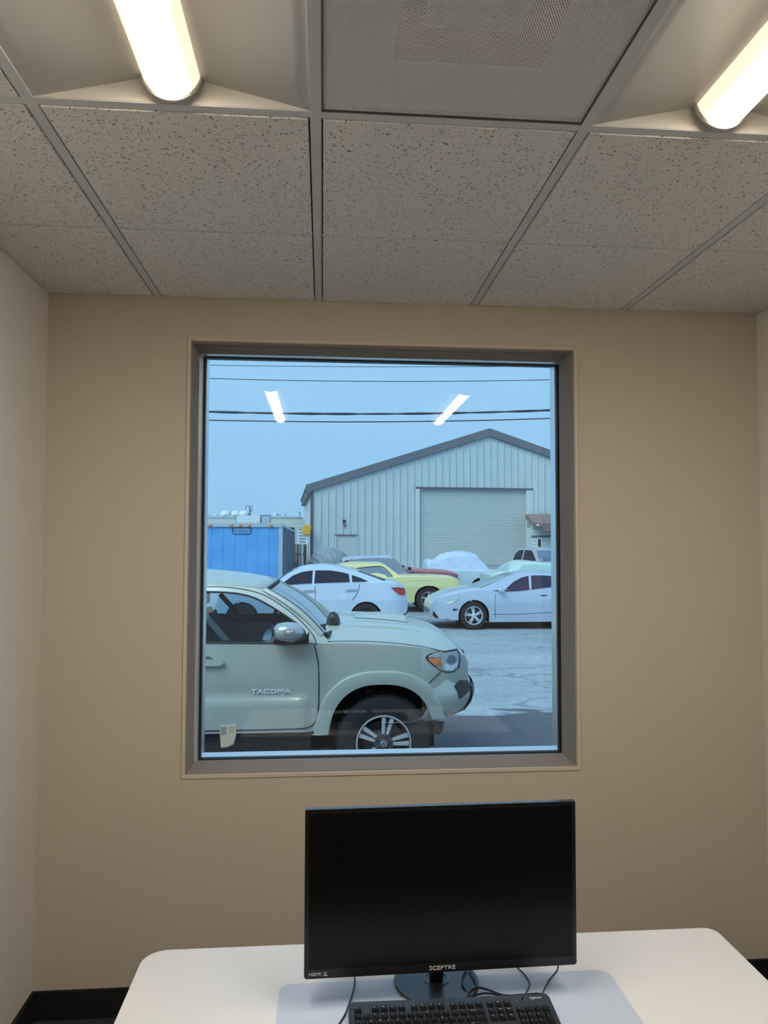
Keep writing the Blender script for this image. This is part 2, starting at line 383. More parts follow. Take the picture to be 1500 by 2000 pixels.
f.build('duct_opening', m_duct, gr)
MB().box(-.10, .09, -.14, .06, .035, .04).build('damper_plate', m_plenum, gr)

# ================================================================== DESK AND THINGS ON IT
DZ = .664
pl, pr_ = onZ(275, 1885, DZ), onZ(1390, 1808, DZ)
DX0, DX1, DYB, DYF = -.446, 1.075, onZ(750, 1837, DZ).y, 1.30
desk = empty('desk', ((DX0+DX1)/2, (DYB+DYF)/2, 0), 'white laminate desk with rounded corners under the window', 'desk'); dl = desk.location
P = [(x-dl.x, y-dl.y, DZ-.026) for x, y in rrect(DX0, DX1, DYF, DYB, [.035, .06, .05, .05])]
MB().prism(P, (0, 0, .026)).build('desktop', m_white, desk, bevel=.002)
m_steel = mat('desk_steel', (.55, .55, .56), .4)
for sx_ in (-1, 1):
    for sy2 in (-1, 1): MB().box(sx_*.66-.025, sx_*.66+.025, sy2*.26-.025, sy2*.26+.025, .0005, DZ-.056).build('leg', m_steel, desk, bevel=.003)
MB().box(-.685, .685, -.285, -.235, DZ-.0555, DZ-.0265).box(-.685, .685, .235, .285, DZ-.0555, DZ-.0265).build('apron', m_steel, desk)
# mat
a, b, c, d = onZ(545, 1938, DZ), onZ(1215, 1915, DZ), onZ(545, 1925, DZ), onZ(1180, 1889, DZ)
MX0, MX1, MYB = onZ(543, 1960, DZ).x, onZ(1193, 1905, DZ).x, onZ(870, 1910, DZ).y
P = [(x, y, DZ+.0006) for x, y in rrect(MX0, MX1, 1.33, MYB, .03)]
mt = MB().prism(P, (0, 0, .0022)).build('desk_mat', mat('translucent_mat', (.60, .67, .80), .32, noise=.12, nscale=2.5), bevel=.0006)
tag(mt, 'translucent grey blue desk mat lying on the white desk', 'desk mat')
MZ = DZ+.0032

# monitor
mc = [onY(595, 1577, 1.715), onY(1121, 1564, 1.725), onY(592, 1912, 1.70), onY(1127, 1884, 1.71)]
mx0, mx1 = (mc[0].x+mc[2].x)/2, (mc[1].x+mc[3].x)/2; mz1, mz0 = (mc[0].z+mc[1].z)/2, (mc[2].z+mc[3].z)/2
mw, mh = mx1-mx0, mz1-mz0
st = onZ(850, 1928, MZ)
mon = empty('monitor', ((mx0+mx1)/2, st.y+.020, MZ+.0004), 'black widescreen monitor, switched off, standing on the desk', 'monitor', rz=.018); ml = mon.location
Y0 = 1.71-ml.y; Z0 = mz0-ml.z-.005; Z1 = mz1-ml.z; H = mw/2
MB().box(-H, H, Y0, Y0+.012, Z0, Z1).build('bezel', m_monitor, mon, bevel=.003)
MB().box(-H+.10, H-.10, Y0+.0121, Y0+.042, Z0+.05, Z1-.06).build('rear_housing', m_monitor, mon, bevel=.008)
MB().box(-H+.010, H-.010, Y0-.0008, Y0+.0004, Z0+.022, Z1-.010).build('screen', m_screen, mon)
MB().box(-H+.002, H-.002, Y0-.0012, Y0+.0115, Z1-.001, Z1+.0008).build('top_edge', mat('glossy_edge', (.05, .055, .06), .12), mon)
m_logo = mat('silver_print', (.62, .60, .58), .35)
text_obj('brand_lettering', 'SCEPTRE', .0125, m_logo, mon, (-.002, Y0-.0012, Z0+.0075), (1, 0, 0), (0, 0, 1), xs=1.25, align='CENTER')
text_obj('port_lettering', 'HDMI', .0095, m_logo, mon, (-H+.010, Y0-.0012, Z0+.009), (1, 0, 0), (0, 0, 1), xs=1.2)
em = MB()
for q in ((-1, -1, 1, 1), (1, -1, -1, 1)): em.tube([(-H+.047+q[0]*.0035, Y0-.0012, Z0+.0125+q[1]*.004), (-H+.047+q[2]*.0035, Y0-.0012, Z0+.0125+q[3]*.004)], .0007, 5)
em.tube([(-H+.041, Y0-.0012, Z0+.0085), (-H+.053, Y0-.0012, Z0+.0085)], .0006, 5)
em.build('cross_emblem', m_logo, mon)
SB = .101
m_stand = mat('stand_gloss', (.030, .040, .052), .28)
MB().lathe([(0, 0), (SB-.002, 0), (SB, .003), (SB-.002, .006), (.03, .0075), (0, .0075)], (0, 0, 0), 'Z', 48).build('stand_base', m_stand, mon, smooth=True)
MB().lathe([(.026, .007), (.030, .007), (.030, .009), (.026, .009), (.026, .007)], (0, 0, 0), 'Z', 32).build('base_ring', mat('ring_metal', (.10, .11, .12), .3, metal=.6), mon, smooth=True)
MB().tube([(0, 0, .008), (0, 0, .04), (0, -.002, .08), (0, Y0+.034 if Y0+.034 < .03 else .0, Z0+.10)], .017, 16).build('stand_neck', m_monitor, mon, smooth=True)

# keyboard
ka, kb_ = onZ(680, 1957, MZ+.024), onZ(1070, 1938, MZ+.026)
KW = kb_.x-ka.x; KD = .155; KS = KW/.450
ang = math.atan2(kb_.y-ka.y, kb_.x-ka.x)
kbd = empty('keyboard', ((ka.x+kb_.x)/2, (ka.y+kb_.y)/2-KD/2*KS, MZ+.0004), 'black full size keyboard on the desk mat in front of the monitor', 'keyboard', rz=ang)
kw, kd = KW/2, KD*KS/2
P = [(x, y, 0) for x, y in rrect(-kw, kw, -kd, kd, .012)]
def kz(y): return .012+.012*(y+kd)/(2*kd)
n = len(P)
top = [(x, y, kz(y)) for x, y, z in P]
MB().add(P+top, [tuple(range(n))[::-1], tuple(range(n, 2*n))]+[(i, (i+1) % n, n+(i+1) % n, n+i) for i in range(n)]).build('case', m_kb, kbd, bevel=.002)
KU = .01905*KS; kx0 = -kw+.0105*KS
rowsY = [kd-.031*KS]+[kd-.0545*KS-i*KU for i in range(5)]
keymesh = {}
def key(xu, wu, row, leg='', hh=1.0):
    x = kx0+xu*KU; y = rowsY[row]; wd = wu*KU-.0025; hg = (KU*hh-.0025) if row else KU*.80
    k = (round(wd, 4), round(hg, 4))
    if k not in keymesh:
        b2, t2 = (wd/2, hg/2), (wd/2-.002, hg/2-.0022)
        vs = [(-b2[0], -b2[1], 0), (b2[0], -b2[1], 0), (b2[0], b2[1], 0), (-b2[0], b2[1], 0), (-t2[0], -t2[1]+.0005, .007), (t2[0], -t2[1]+.0005, .007), (t2[0], t2[1]+.0005, .0075), (-t2[0], t2[1]+.0005, .0075)]
        o = MB().add(vs, [(3,2,1,0),(4,5,6,7),(0,1,5,4),(1,2,6,5),(2,3,7,6),(3,0,4,7)]).build('key', m_key, kbd, bevel=.0006); keymesh[k] = o.data
    else: o = bpy.data.objects.new('key', keymesh[k]); COL.objects.link(o); o.parent = kbd
    yy = y if hh == 1 else y-KU*.5
    o.location = (x+wu*KU/2, yy, kz(yy)-.0002)
    if leg: text_obj('legend', leg, .0046 if len(leg) < 3 else .0032, m_print, o, (-wd/2+.0032, 0.0005 if row else -.001, .0074), (1, 0, 0), (0, 1, .03), extrude=.0001)
key(0, 1, 0, 'Esc')
for i in range(12): key(2+i+(i//4)*.5, 1, 0, 'F%d' % (i+1))
for i, s in enumerate(('PrtSc', 'ScrLk', 'Pause')): key(15.25+i, 1, 0, s)
for i, s in enumerate('`1234567890-='): key(i, 1, 1, s)
key(13, 2, 1, 'Backspace'); key(0, 1.5, 2, 'Tab')
for i, s in enumerate('QWERTYUIOP[]'): key(1.5+i, 1, 2, s)
key(13.5, 1.5, 2, '\\'); key(0, 1.75, 3, 'Caps')
for i, s in enumerate("ASDFGHJKL;'"): key(1.75+i, 1, 3, s)
key(12.75, 2.25, 3, 'Enter'); key(0, 2.25, 4, 'Shift')
for i, s in enumerate('ZXCVBNM,./'): key(2.25+i, 1, 4, s)
key(12.25, 2.75, 4, 'Shift')
xx = 0
for wd, s in ((1.25, 'Ctrl'), (1.25, ''), (1.25, 'Alt'), (6.25, ''), (1.25, 'Alt'), (1.25, ''), (1.25, ''), (1.25, 'Ctrl')): key(xx, wd, 5, s); xx += wd
for j, r3 in enumerate((('Ins', 'Home', 'PgUp'), ('Del', 'End', 'PgDn'))):
    for i, s in enumerate(r3): key(15.25+i, 1, 1+j, s)
key(16.25, 1, 4, '^'); key(15.25, 1, 5, '<'); key(16.25, 1, 5, 'v'); key(17.25, 1, 5, '>')
for j, r3 in enumerate((('Num', '/', '*', '-'), ('7', '8', '9'), ('4', '5', '6'), ('1', '2', '3'))):
    for i, s in enumerate(r3): key(18.5+i, 1, 1+j, s)
key(18.5, 2, 5, '0'); key(20.5, 1, 5, '.'); key(21.5, 1, 2, '+', hh=2.0); key(21.5, 1, 4, '', hh=2.0)
text_obj('brand_lettering', 'logitech', .0085*KS, m_print, kbd, (kw-.046*KS, kd-.016*KS, kz(kd-.016*KS)+.0003), (1, 0, 0), (0, 1, .08), extrude=.0002)
led = mat('led_window', (.35, .4, .45), .3)
for i in range(3):
    x = kx0+(19.0+i*.95)*KU; y = kd-.020*KS
    MB().lathe([(0, .0), (.0011, 0), (.0011, .0008), (0, .0008)], (x, y, kz(y)), 'Z', 10).build('indicator_light', led, kbd)

def spline(pts, n=10):
    pts = [Vector(p) for p in pts]; out = []
    for i in range(len(pts)-1):
        p0 = pts[max(i-1, 0)]; p1 = pts[i]; p2 = pts[i+1]; p3 = pts[min(i+2, len(pts)-1)]
        for k in range(n):
            t = k/n; out.append(.5*((2*p1)+(p2-p0)*t+(2*p0-5*p1+4*p2-p3)*t*t+(3*p1-p0-3*p2+p3)*t**3))
    out.append(pts[-1]); return out
def cable(name, px, label, r=.0022, z=None):
    pts = [onZ(x, y, MZ+h) for x, y, h in px]
    o = MB().tube(spline(pts, 8), r, 8).build(name, m_cable, smooth=True, fix=True); tag(o, label, 'cable', 'thin black cables behind the keyboard'); return o
R_ = .0026
cable('cable', [(693, 1900, .0026), (692, 1925, .0026), (684, 1955, .0026), (672, 1985, .0026), (655, 2015, .0026), (650, 2060, .0026)], 'thin black cable running down left of the keyboard', .0020)
cable('cable', [(912, 1893, .011), (903, 1908, .011), (904, 1925, .011), (914, 1942, .004), (918, 1948, .006)], 'thin black cable loop nearest the monitor stand', .0018)
cable('cable', [(916, 1893, .011), (925, 1910, .011), (930, 1928, .006), (930, 1944, .006)], 'thin black cable just right of the loop by the stand', .0018)
cable('cable', [(1068, 1944, .012), (1050, 1941, .010), (1020, 1943, .008), (985, 1944, .008), (955, 1934, .006), (935, 1929, .008), (920, 1935, .007), (914, 1946, .007), (925, 1945, .008), (950, 1940, .008), (985, 1946, .009)], 'black cable lying in a long loop along the back of the keyboard', .0024)
cable('cable', [(1008, 1888, .0026), (1026, 1905, .0026), (1034, 1922, .0026), (1028, 1938, .010), (1020, 1950, .026)], 'thin black cable curving down to the right half of the keyboard', .0018)
cable('cable', [(1090, 1880, .0026), (1088, 1895, .0026), (1072, 1915, .0026), (1062, 1935, .008), (1060, 1941, .012)], 'thin black cable at the far right end of the keyboard', .0018)

# sticker on the inner face of the glass
sp = [onY(x, y, GY-.0008) for x, y in ((428, 1417), (460, 1413), (463, 1457), (431, 1461))]
m_paper = mat('sticker_paper', (.62, .74, .74), .6); m_ink = mat('sticker_ink', (.28, .45, .50), .6)
stk = empty('window_sticker', sp[3], 'small pale sticker with a curled corner on the lower left of the glass', 'sticker')
o3 = sp[3]
def bil(u, v): return (sp[3]*(1-u)+sp[2]*u)*(1-v)+(sp[0]*(1-u)+sp[1]*u)*v
rows = []
for j in range(13):
    row = []
    for i in range(13):
        u, v = i/12, j/12; p = bil(u, v); q = max(0, (u-v)-.45)
        p = p+Vector((-q*.02, -.5*q*q*.15-q*.012, q*.025)); row.append(p-o3)
    rows.append(row)
MB().grid(rows).build('paper', m_paper, stk, smooth=True, solid=.0004)
def patch4(u0, u1, v0, v1): return [bil(u, v)-o3+Vector((0, -.0006, 0)) for u, v in ((u0, v0), (u1, v0), (u1, v1), (u0, v1))]
pb = MB().prism(patch4(.08, .42, .55, .92), (0, .0002, 0))
for i in range(3): pb.prism(patch4(.55, .88, .62+i*.1, .66+i*.1), (0, .0002, 0))
pb.build('printed_block', m_ink, stk)

# ================================================================== OUTSIDE: GROUND
def ground_mat():
    m = bpy.data.materials.new('yard_pavement'); m.use_nodes = True; n = m.node_tree; b = n.nodes['Principled BSDF']; L = n.links.new
    g = n.nodes.new('ShaderNodeNewGeometry')
    def noise(scale, det=5, vec=None):
        q = n.nodes.new('ShaderNodeTexNoise'); q.inputs['Scale'].default_value = scale; q.inputs['Detail'].default_value = det
        mp = n.nodes.new('ShaderNodeMapping'); mp.inputs['Scale'].default_value = vec or (1, 1, 1); L(g.outputs['Position'], mp.inputs[0]); L(mp.outputs[0], q.inputs['Vector']); return q.outputs[0]
    def ramp(x, a, b_, ca, cb):
        r = n.nodes.new('ShaderNodeValToRGB'); r.color_ramp.elements[0].position = a; r.color_ramp.elements[1].position = b_
        r.color_ramp.elements[0].color = (*ca, 1); r.color_ramp.elements[1].color = (*cb, 1); L(x, r.inputs[0]); return r.outputs[0]
    def mix(f, a, b_):
        q = n.nodes.new('ShaderNodeMix'); q.data_type = 'RGBA'; L(f, q.inputs[0])
        for i, v in ((6, a), (7, b_)):
            if isinstance(v, tuple): q.inputs[i].default_value = (*v, 1)
            else: L(v, q.inputs[i])
        return q.outputs[2]
    base = ramp(noise(.55, 8, (.5, 1.6, 1)), .3, .7, (.30, .36, .40), (.42, .48, .51))
    fine = ramp(noise(9, 4), .35, .7, (.78, .78, .78), (1, 1, 1))
    mu = n.nodes.new('ShaderNodeMix'); mu.data_type = 'RGBA'; mu.blend_type = 'MULTIPLY'; mu.inputs[0].default_value = 1; L(base, mu.inputs[6]); L(fine, mu.inputs[7])
    # dark new asphalt strip near the building, with a broken edge
    sp = n.nodes.new('ShaderNodeSeparateXYZ'); L(g.outputs['Position'], sp.inputs[0])
    e = n.nodes.new('ShaderNodeMath'); e.operation = 'MULTIPLY_ADD'; L(noise(2.2, 6, (.5, 2, 1)), e.inputs[0]); e.inputs[1].default_value = 2.6; L(sp.outputs['Y'], e.inputs[2])
    dk = n.nodes.new('ShaderNodeMapRange'); dk.inputs['From Min'].default_value = 10.05; dk.inputs['From Max'].default_value = 10.25; dk.inputs['To Min'].default_value = 1; dk.inputs['To Max'].default_value = 0; L(e.outputs[0], dk.inputs['Value'])
    asp = ramp(noise(60, 3), .35, .7, (.07, .075, .085), (.13, .135, .15))
    c1 = mix(dk.outputs[0], mu.outputs[2], asp)
    # cracks
    v = n.nodes.new('ShaderNodeTexVoronoi'); v.feature = 'DISTANCE_TO_EDGE'; v.inputs['Scale'].default_value = .33
    wn = n.nodes.new('ShaderNodeTexNoise'); wn.inputs['Scale'].default_value = 1.3; wn.inputs['Detail'].default_value = 8; L(g.outputs['Position'], wn.inputs['Vector'])
    vm = n.nodes.new('ShaderNodeVectorMath'); vm.operation = 'MULTIPLY_ADD'; L(wn.outputs['Color'], vm.inputs[0]); vm.inputs[1].default_value = (1.6, 1.6, 0)
    mp = n.nodes.new('ShaderNodeMapping'); mp.inputs['Scale'].default_value = (.6, 1.2, 1); L(g.outputs['Position'], mp.inputs[0]); L(mp.outputs[0], vm.inputs[2]); L(vm.outputs[0], v.inputs['Vector'])
    cr = n.nodes.new('ShaderNodeMapRange'); cr.inputs['From Min'].default_value = .004; cr.inputs['From Max'].default_value = .018; cr.inputs['To Min'].default_value = .5; cr.inputs['To Max'].default_value = 0; L(v.outputs['Distance'], cr.inputs['Value'])
    c2 = mix(cr.outputs[0], c1, (.10, .11, .13))
    L(c2, b.inputs['Base Color']); b.inputs['Roughness'].default_value = .8
    bp = n.nodes.new('ShaderNodeBump'); bp.inputs['Strength'].default_value = .5; bp.inputs['Distance'].default_value = .01; L(noise(45, 4), bp.inputs['Height']); L(bp.outputs[0], b.inputs['Normal'])
    return m
rows = []
for Y in (-6, G+.31, 6, 10, 14, 17, 20, 24, 28, 33, 45, 80, 140): rows.append([(X, Y, gz(min(Y, 45))) for X in (-90, -20, -5, 0, 5, 20, 90)])
tag(MB().grid(rows).build('ground', ground_mat(), solid=.0), kind='structure')

# ================================================================== VEHICLES
m_rubber = mat('tyre_rubber', (.018, .019, .022), .75, bump=.3, bscale=60)
m_under = mat('underbody', (.006, .006, .007), .9)
m_glass_dark = mat('dark_car_glass', (.022, .026, .036), .06, coat=.0, spec=.5)
m_chrome = mat('chrome', (.75, .78, .80), .15, metal=1)
m_trim = mat('black_trim', (.015, .016, .018), .5)
m_seam = mat('panel_gap', (.01, .011, .012), .8)
m_alloy = mat('alloy', (.62, .66, .70), .3, metal=.35)
m_darkalloy = mat('dark_alloy', (.07, .075, .085), .35, metal=.3)
m_red = mat('tail_red', (.42, .02, .02), .15, coat=.6)
m_amber = mat('amber_lens', (.75, .23, .05), .2, coat=.6)
m_lens = mat('lamp_lens', (.62, .70, .74), .12, metal=.35, coat=.8)
def paint(name, c, rough=.32, metal=.15): return mat(name, c, rough, metal=metal, coat=.7)

def interp(pts, x):
    if x <= pts[0][0]: return pts[0][1]
    for (a, b), (c, d) in zip(pts, pts[1:]):
        if x <= c: return b+(d-b)*(x-a)/(c-a) if c > a else d
    return pts[-1][1]
def smooth_interp(pts, x):
    """monotone-ish smooth interpolation (Catmull-Rom in y)"""
    if x <= pts[0][0]: return pts[0][1]
    if x >= pts[-1][0]: return pts[-1][1]
    for i in range(len(pts)-1):
        if x <= pts[i+1][0]:
            x0, y0 = pts[i]; x1, y1 = pts[i+1]; h = x1-x0; t = (x-x0)/h
            d = (y1-y0)/h
            dl = (y0-pts[i-1][1])/(x0-pts[i-1][0]) if i else d
            dr = (pts[i+2][1]-y1)/(pts[i+2][0]-x1) if i+2 < len(pts) else d
            m0 = 0 if dl*d <= 0 else 2*dl*d/(dl+d); m1 = 0 if dr*d <= 0 else 2*dr*d/(dr+d)
            return (2*t**3-3*t*t+1)*y0+(t**3-2*t*t+t)*h*m0+(-2*t**3+3*t*t)*y1+(t**3-t*t)*h*m1

class Car:
    """local frame: x forward, y to the left, z up from the ground. near = -1 (right side faces camera) or +1"""
    def __init__(s, name, label, cat, X, Ynear, hw, facing='right', rz=0, group=None, loc=None):
        s.hw = hw; s.near = -1 if facing == 'right' else 1
        rot = (0 if facing == 'right' else math.pi)+rz
        Yc = Ynear+hw
        L = loc or (X, Yc, gz(Yc))
        s.root = empty(name, L, label, cat, rz=rot, group=group)
        s.Mi = (Matrix.Translation(L) @ Matrix.Rotation(rot, 4, 'Z')).inverted(); s.M = s.Mi.inverted()
        s.C = s.Mi @ CAM
    def lr(s, px, py): return s.Mi.to_3x3() @ ray(px, py)
    def side(s, px, py, inset=0.0):
        """pixel to (x, z) on the near side plane"""
        y = s.near*(s.hw-inset); d = s.lr(px, py); t = (y-s.C.y)/d.y; p = s.C+d*t; return p.x, p.z
    def onsurf(s, px, py, f, it=6):
        y = s.near*s.hw; d = s.lr(px, py)
        for _ in range(it):
            p = s.C+d*((y-s.C.y)/d.y); y = s.near*f(p.x, p.z)
        return s.C+d*((y-s.C.y)/d.y)
    def pts(s, L, inset=0.0): return sorted(s.side(x, y, inset) for x, y in L)

    def shell(s, name, m, x0, x1, sh, bot, crown, arches, fside, nose=(.5, .25), tail=(.4, .2), nx=110, lip=None, cw=.16, topdrop=None):
        """fside(z) half width factor; sh(x), bot(x), crown(x) functions"""
        xs_ = [x0+(x1-x0)*i/nx for i in range(nx+1)]
        for k in range(1, 8): xs_ += [x0+(x1-x0)/nx*(k/8)**2, x1-(x1-x0)/nx*(k/8)**2]
        for (xc, zc, rx, rz_, e) in arches:
            for sg in (-1, 1): xs_ += [xc+sg*(rx-.0015), xc+sg*(rx+.0015)]
            xs_ += [xc+rx*math.sin(math.pi*(k/16-.5))*.998 for k in range(17)]
        xs_ = sorted(set(round(x, 5) for x in xs_))
        def plan(x):
            v = 1.0
            if x > x1-nose[0]: v -= nose[1]*((x-(x1-nose[0]))/nose[0])**2.6
            if x < x0+tail[0]: v -= tail[1]*(((x0+tail[0])-x)/tail[0])**2.6
            return v
        def surf(x, z): return s.hw*plan(x)*fside(x, z)
        s.surf = surf
        NS, NT = 22, 9; rows = []
        for x in xs_:
            zb = bot(x)
            for (xc, zc, rx, rz_, e) in arches:
                if abs(x-xc) < rx: zb = max(zb, zc+rz_*(1-abs((x-xc)/rx)**e)**(1/e))
            zs = sh(x); zb = min(zb, zs-.01); near = []
            for i in range(NS): z = zb+(zs-zb)*i/(NS-1); near.append((surf(x, z), z))
            ys = near[-1][0]; c = crown(x)
            rc = min(cw, ys*.4)
            for j in range(1, NT):
                t = j/(NT-1); y = ys*(1-t); q = min(1, (ys-y)/rc)
                near.append((y, zs+c*(.55*math.sin(q*math.pi/2)+.45*math.sin(t*math.pi/2))))
            ring_ = [(x, -0.0, zb)]+[(x, s.near*a, b) for a, b in near]+[(x, -s.near*a, b) for a, b in reversed(near[:-1])]
            rows.append(ring_)
        mb = MB(); N = len(rows[0]); vs = [p for r in rows for p in r]; fs = []; mi = []
        for i in range(len(rows)-1):
            for k in range(N):
                k2 = (k+1) % N; fs.append((i*N+k, i*N+k2, (i+1)*N+k2, (i+1)*N+k)); mi.append(1 if (k == 0 or k2 == 0) else 0)
        fs += [tuple(range(N)), tuple((len(rows)-1)*N+k for k in range(N))[::-1]]; mi += [0, 0]
        mb.v = vs; mb.f = fs; mb.mi = mi
        o = mb.build(name, [m, m_under], s.root, smooth=True, auto=38)
        return o
    def patch(s, name, px, m, f=None, parent=None, th=.012, out=.006, both=True, label=None):
        """polygon (pixels) laid on the near surface, and its mirror on the far side"""
        f = f or s.surf
        P = [s.onsurf(x, y, f) for x, y in px]; r = None
        for sg in ((1, -1) if both else (1,)):
            Q = [Vector((p.x, sg*(p.y+s.near*out), p.z)) for p in P]
            o = MB().prism(Q, (0, -sg*s.near*th, 0)).build(name, m, parent or s.root)
            if label: o['label'] = label
            r = r or o
        return r
    def seam(s, name, px, r=.004, m=None, f=None, out=.0015, both=True, sub=6):
        f = f or s.surf
        P = [s.onsurf(x, y, f) for x, y in px]; P = spline(P, sub)
        for sg in ((1, -1) if both else (1,)):
            MB().tube([(p.x, sg*(p.y+s.near*out), p.z) for p in P], r, 6).build(name, m or m_seam, s.root, smooth=True)
    def wheels(s, px_f, R, rr, wb, spokes='double', tyre_w=.2, m_rim=None, m_sp=None, xz=None, lugs=False, rear_first=False, inset=.02):
        """front (or rear) wheel at pixel px_f; the other a wheelbase away"""
        x, z = xz or s.side(*px_f, inset=inset); z = R
        other = x-wb if not rear_first else x+wb
        for xw in (x, other):
            for sg in (s.near, -s.near): wheel(s.root, (xw, sg*(s.hw-inset), R), R, rr, tyre_w, sg, spokes, m_rim or m_alloy, m_sp or m_alloy, lugs)
        return x, other

def wheel(root, c, R, rr, w_, sg, style, m_rim, m_sp, lugs):
    """c = centre of the outer face; sg = outward y direction"""
    cx, cyy, cz = c
    prof = [(rr-.004, -.012), (rr+.010, -.004), (R-.055, .006), (R-.020, -.002), (R-.004, -.020), (R, -.035), (R, -w_+.035), (R-.02, -w_+.01), (rr, -w_)]
    mb = MB().lathe([(r, sg*h) for r, h in prof], c, 'Y', 48)
    if lugs:
        for k in range(36):
            a = 2*math.pi*k/36
            for (h0, h1, of) in ((-.03, -.075, 0), (-.085, -.13, .5), (-.14, -.185, 0)):
                aa = a+of*2*math.pi/36; u = Vector((math.cos(aa), 0, math.sin(aa))); t = Vector((-math.sin(aa), 0, math.cos(aa)))
                C_ = Vector(c)+u*(R-.003)
                vs = []
                for du in (0, .010):
                    for dt, dh in ((-.022, h0), (.022, h0), (.022, h1), (-.022, h1)): vs.append(C_+u*du+t*dt+Vector((0, sg*dh, 0)))
                mb.add(vs, [(4, 5, 6, 7), (0, 1, 5, 4), (1, 2, 6, 5), (2, 3, 7, 6), (3, 0, 4, 7)])
    ty = mb.build('tyre', m_rubber, root, smooth=True)
    rim = MB().lathe([(rr, sg*-.012), (rr-.002, sg*.002), (rr-.012, sg*.004), (rr-.020, sg*-.006), (rr-.026, sg*-.05), (rr-.03, sg*-(w_-.01)), (rr, sg*-(w_-.01))], c, 'Y', 48).build('rim', m_sp if style == 'hero' else m_rim, root, smooth=True)
    # brake disc & dark back
    MB().lathe([(0, sg*-.10), (rr*.72, sg*-.10), (rr*.72, sg*-.115), (0, sg*-.115)], c, 'Y', 32).build('brake_disc', mat('brake_disc', (.10, .10, .11), .5, metal=.4), rim, smooth=True)
    MB().lathe([(0, sg*-.135), (rr-.03, sg*-.135), (rr-.03, sg*-.14), (0, sg*-.14)], c, 'Y', 32).build('wheel_back', m_under, rim)
    def P(rad, ang, h): return Vector((cx+rad*math.cos(ang), cyy+sg*h, cz+rad*math.sin(ang)))
    def blade(a0, w0, a1, w1, r0, r1, h0, h1, mm, th=.022, nm='spoke'):
        # straight blade from radius r0 at angle a0 to r1 at a1
        A, B = P(r0, a0, 0), P(r1, a1, 0); d = (B-A).normalized(); nrm = Vector((-d.z, 0, d.x))
        poly = []
        for q, ww, h in ((A, w0, h0), (B, w1, h1)): poly.append((q+nrm*ww/2+Vector((0, sg*h, 0)), q-nrm*ww/2+Vector((0, sg*h, 0))))
        v = [poly[0][0], poly[0][1], poly[1][1], poly[1][0]]
        MB().prism(v, (0, -sg*th, 0)).build(nm, mm, rim, bevel=.002)
    if style == 'hero':
        for k in range(5):
            a = math.radians(72*k+80)
            for q in (-1, 1): blade(a+q*.22, .024, a+q*.165, .036, rr*.34, rr-.012, .000, -.002, m_rim)
            # dark pocket spokes in between, behind
            blade(a, .060, a, .110, rr*.30, rr-.020, -.035, -.040, m_sp, nm='spoke_web')
        MB().lathe([(0, sg*.004), (rr*.10, sg*.004), (rr*.16, sg*0), (rr*.36, sg*-.008), (rr*.40, sg*-.035), (0, sg*-.04)], c, 'Y', 40).build('hub_face', m_sp, rim, smooth=True)
        MB().lathe([(0, sg*.012), (rr*.14, sg*.012), (rr*.155, sg*.006), (rr*.155, sg*-.01), (0, sg*-.01)], c, 'Y', 32).build('hub_cap', mat('cap_grey', (.16, .17, .18), .3, metal=.3), rim, smooth=True)
        e = MB()
        def ell(ax, az, oz=0): return [(cx+ax*math.cos(t), cyy+sg*.0135, cz+oz+az*math.sin(t)) for t in [2*math.pi*i/24 for i in range(24)]]
        e.tube(ell(.026, .017), .0018, 6, closed=True); e.tube(ell(.007, .0165), .0016, 6, closed=True); e.tube(ell(.016, .006, .009), .0016, 6, closed=True)
        e.build('emblem', m_chrome, rim, smooth=True)
        MB().lathe([(rr+.001, sg*-.006), (rr+.001, sg*.005), (rr-.010, sg*.006), (rr-.011, sg*-.004), (rr+.001, sg*-.006)], c, 'Y', 56).build('rim_lip', m_rim, rim, smooth=True)
        for k in range(6):
            a = math.radians(60*k+25); q = P(rr*.27, a, 0)
            MB().lathe([(0, sg*.014), (.006, sg*.014), (.0095, sg*.006), (.0095, sg*-.012), (0, sg*-.012)], (q.x, q.y, q.z), 'Y', 6).build('lug_nut', m_chrome, rim)
    elif style == 'double':
        for k in range(5):
            a = math.radians(72*k+82)
            for q in (-1, 1): blade(a+q*.20, .034, a+q*.13, .026, rr*.22, rr-.010, .0, -.004, m_rim)
        MB().lathe([(0, sg*.006), (rr*.20, sg*.004), (rr*.28, sg*-.01), (0, sg*-.02)], c, 'Y', 20).build('hub_cap', m_rim, rim, smooth=True)
    elif style == 'multi':
        for k in range(10):
            a = math.radians(36*k+8)
            for q in (-1, 1): blade(a, .016, a+q*.13, .014, rr*.22, rr-.010, .0, -.004, m_rim)
        MB().lathe([(0, sg*.006), (rr*.20, sg*.004), (rr*.26, sg*-.01), (0, sg*-.02)], c, 'Y', 20).build('hub_cap', m_rim, rim, smooth=True)
    elif style == 'rally':
        for k in range(5):
            a = math.radians(72*k+90); blade(a, .062, a, .040, rr*.25, rr-.010, .01, -.006, m_rim)
        MB().lathe([(0, sg*.03), (rr*.16, sg*.026), (rr*.20, sg*.0), (rr*.34, sg*-.004), (rr*.36, sg*-.03), (0, sg*-.04)], c, 'Y', 24).build('hub_cap', m_chrome, rim, smooth=True)

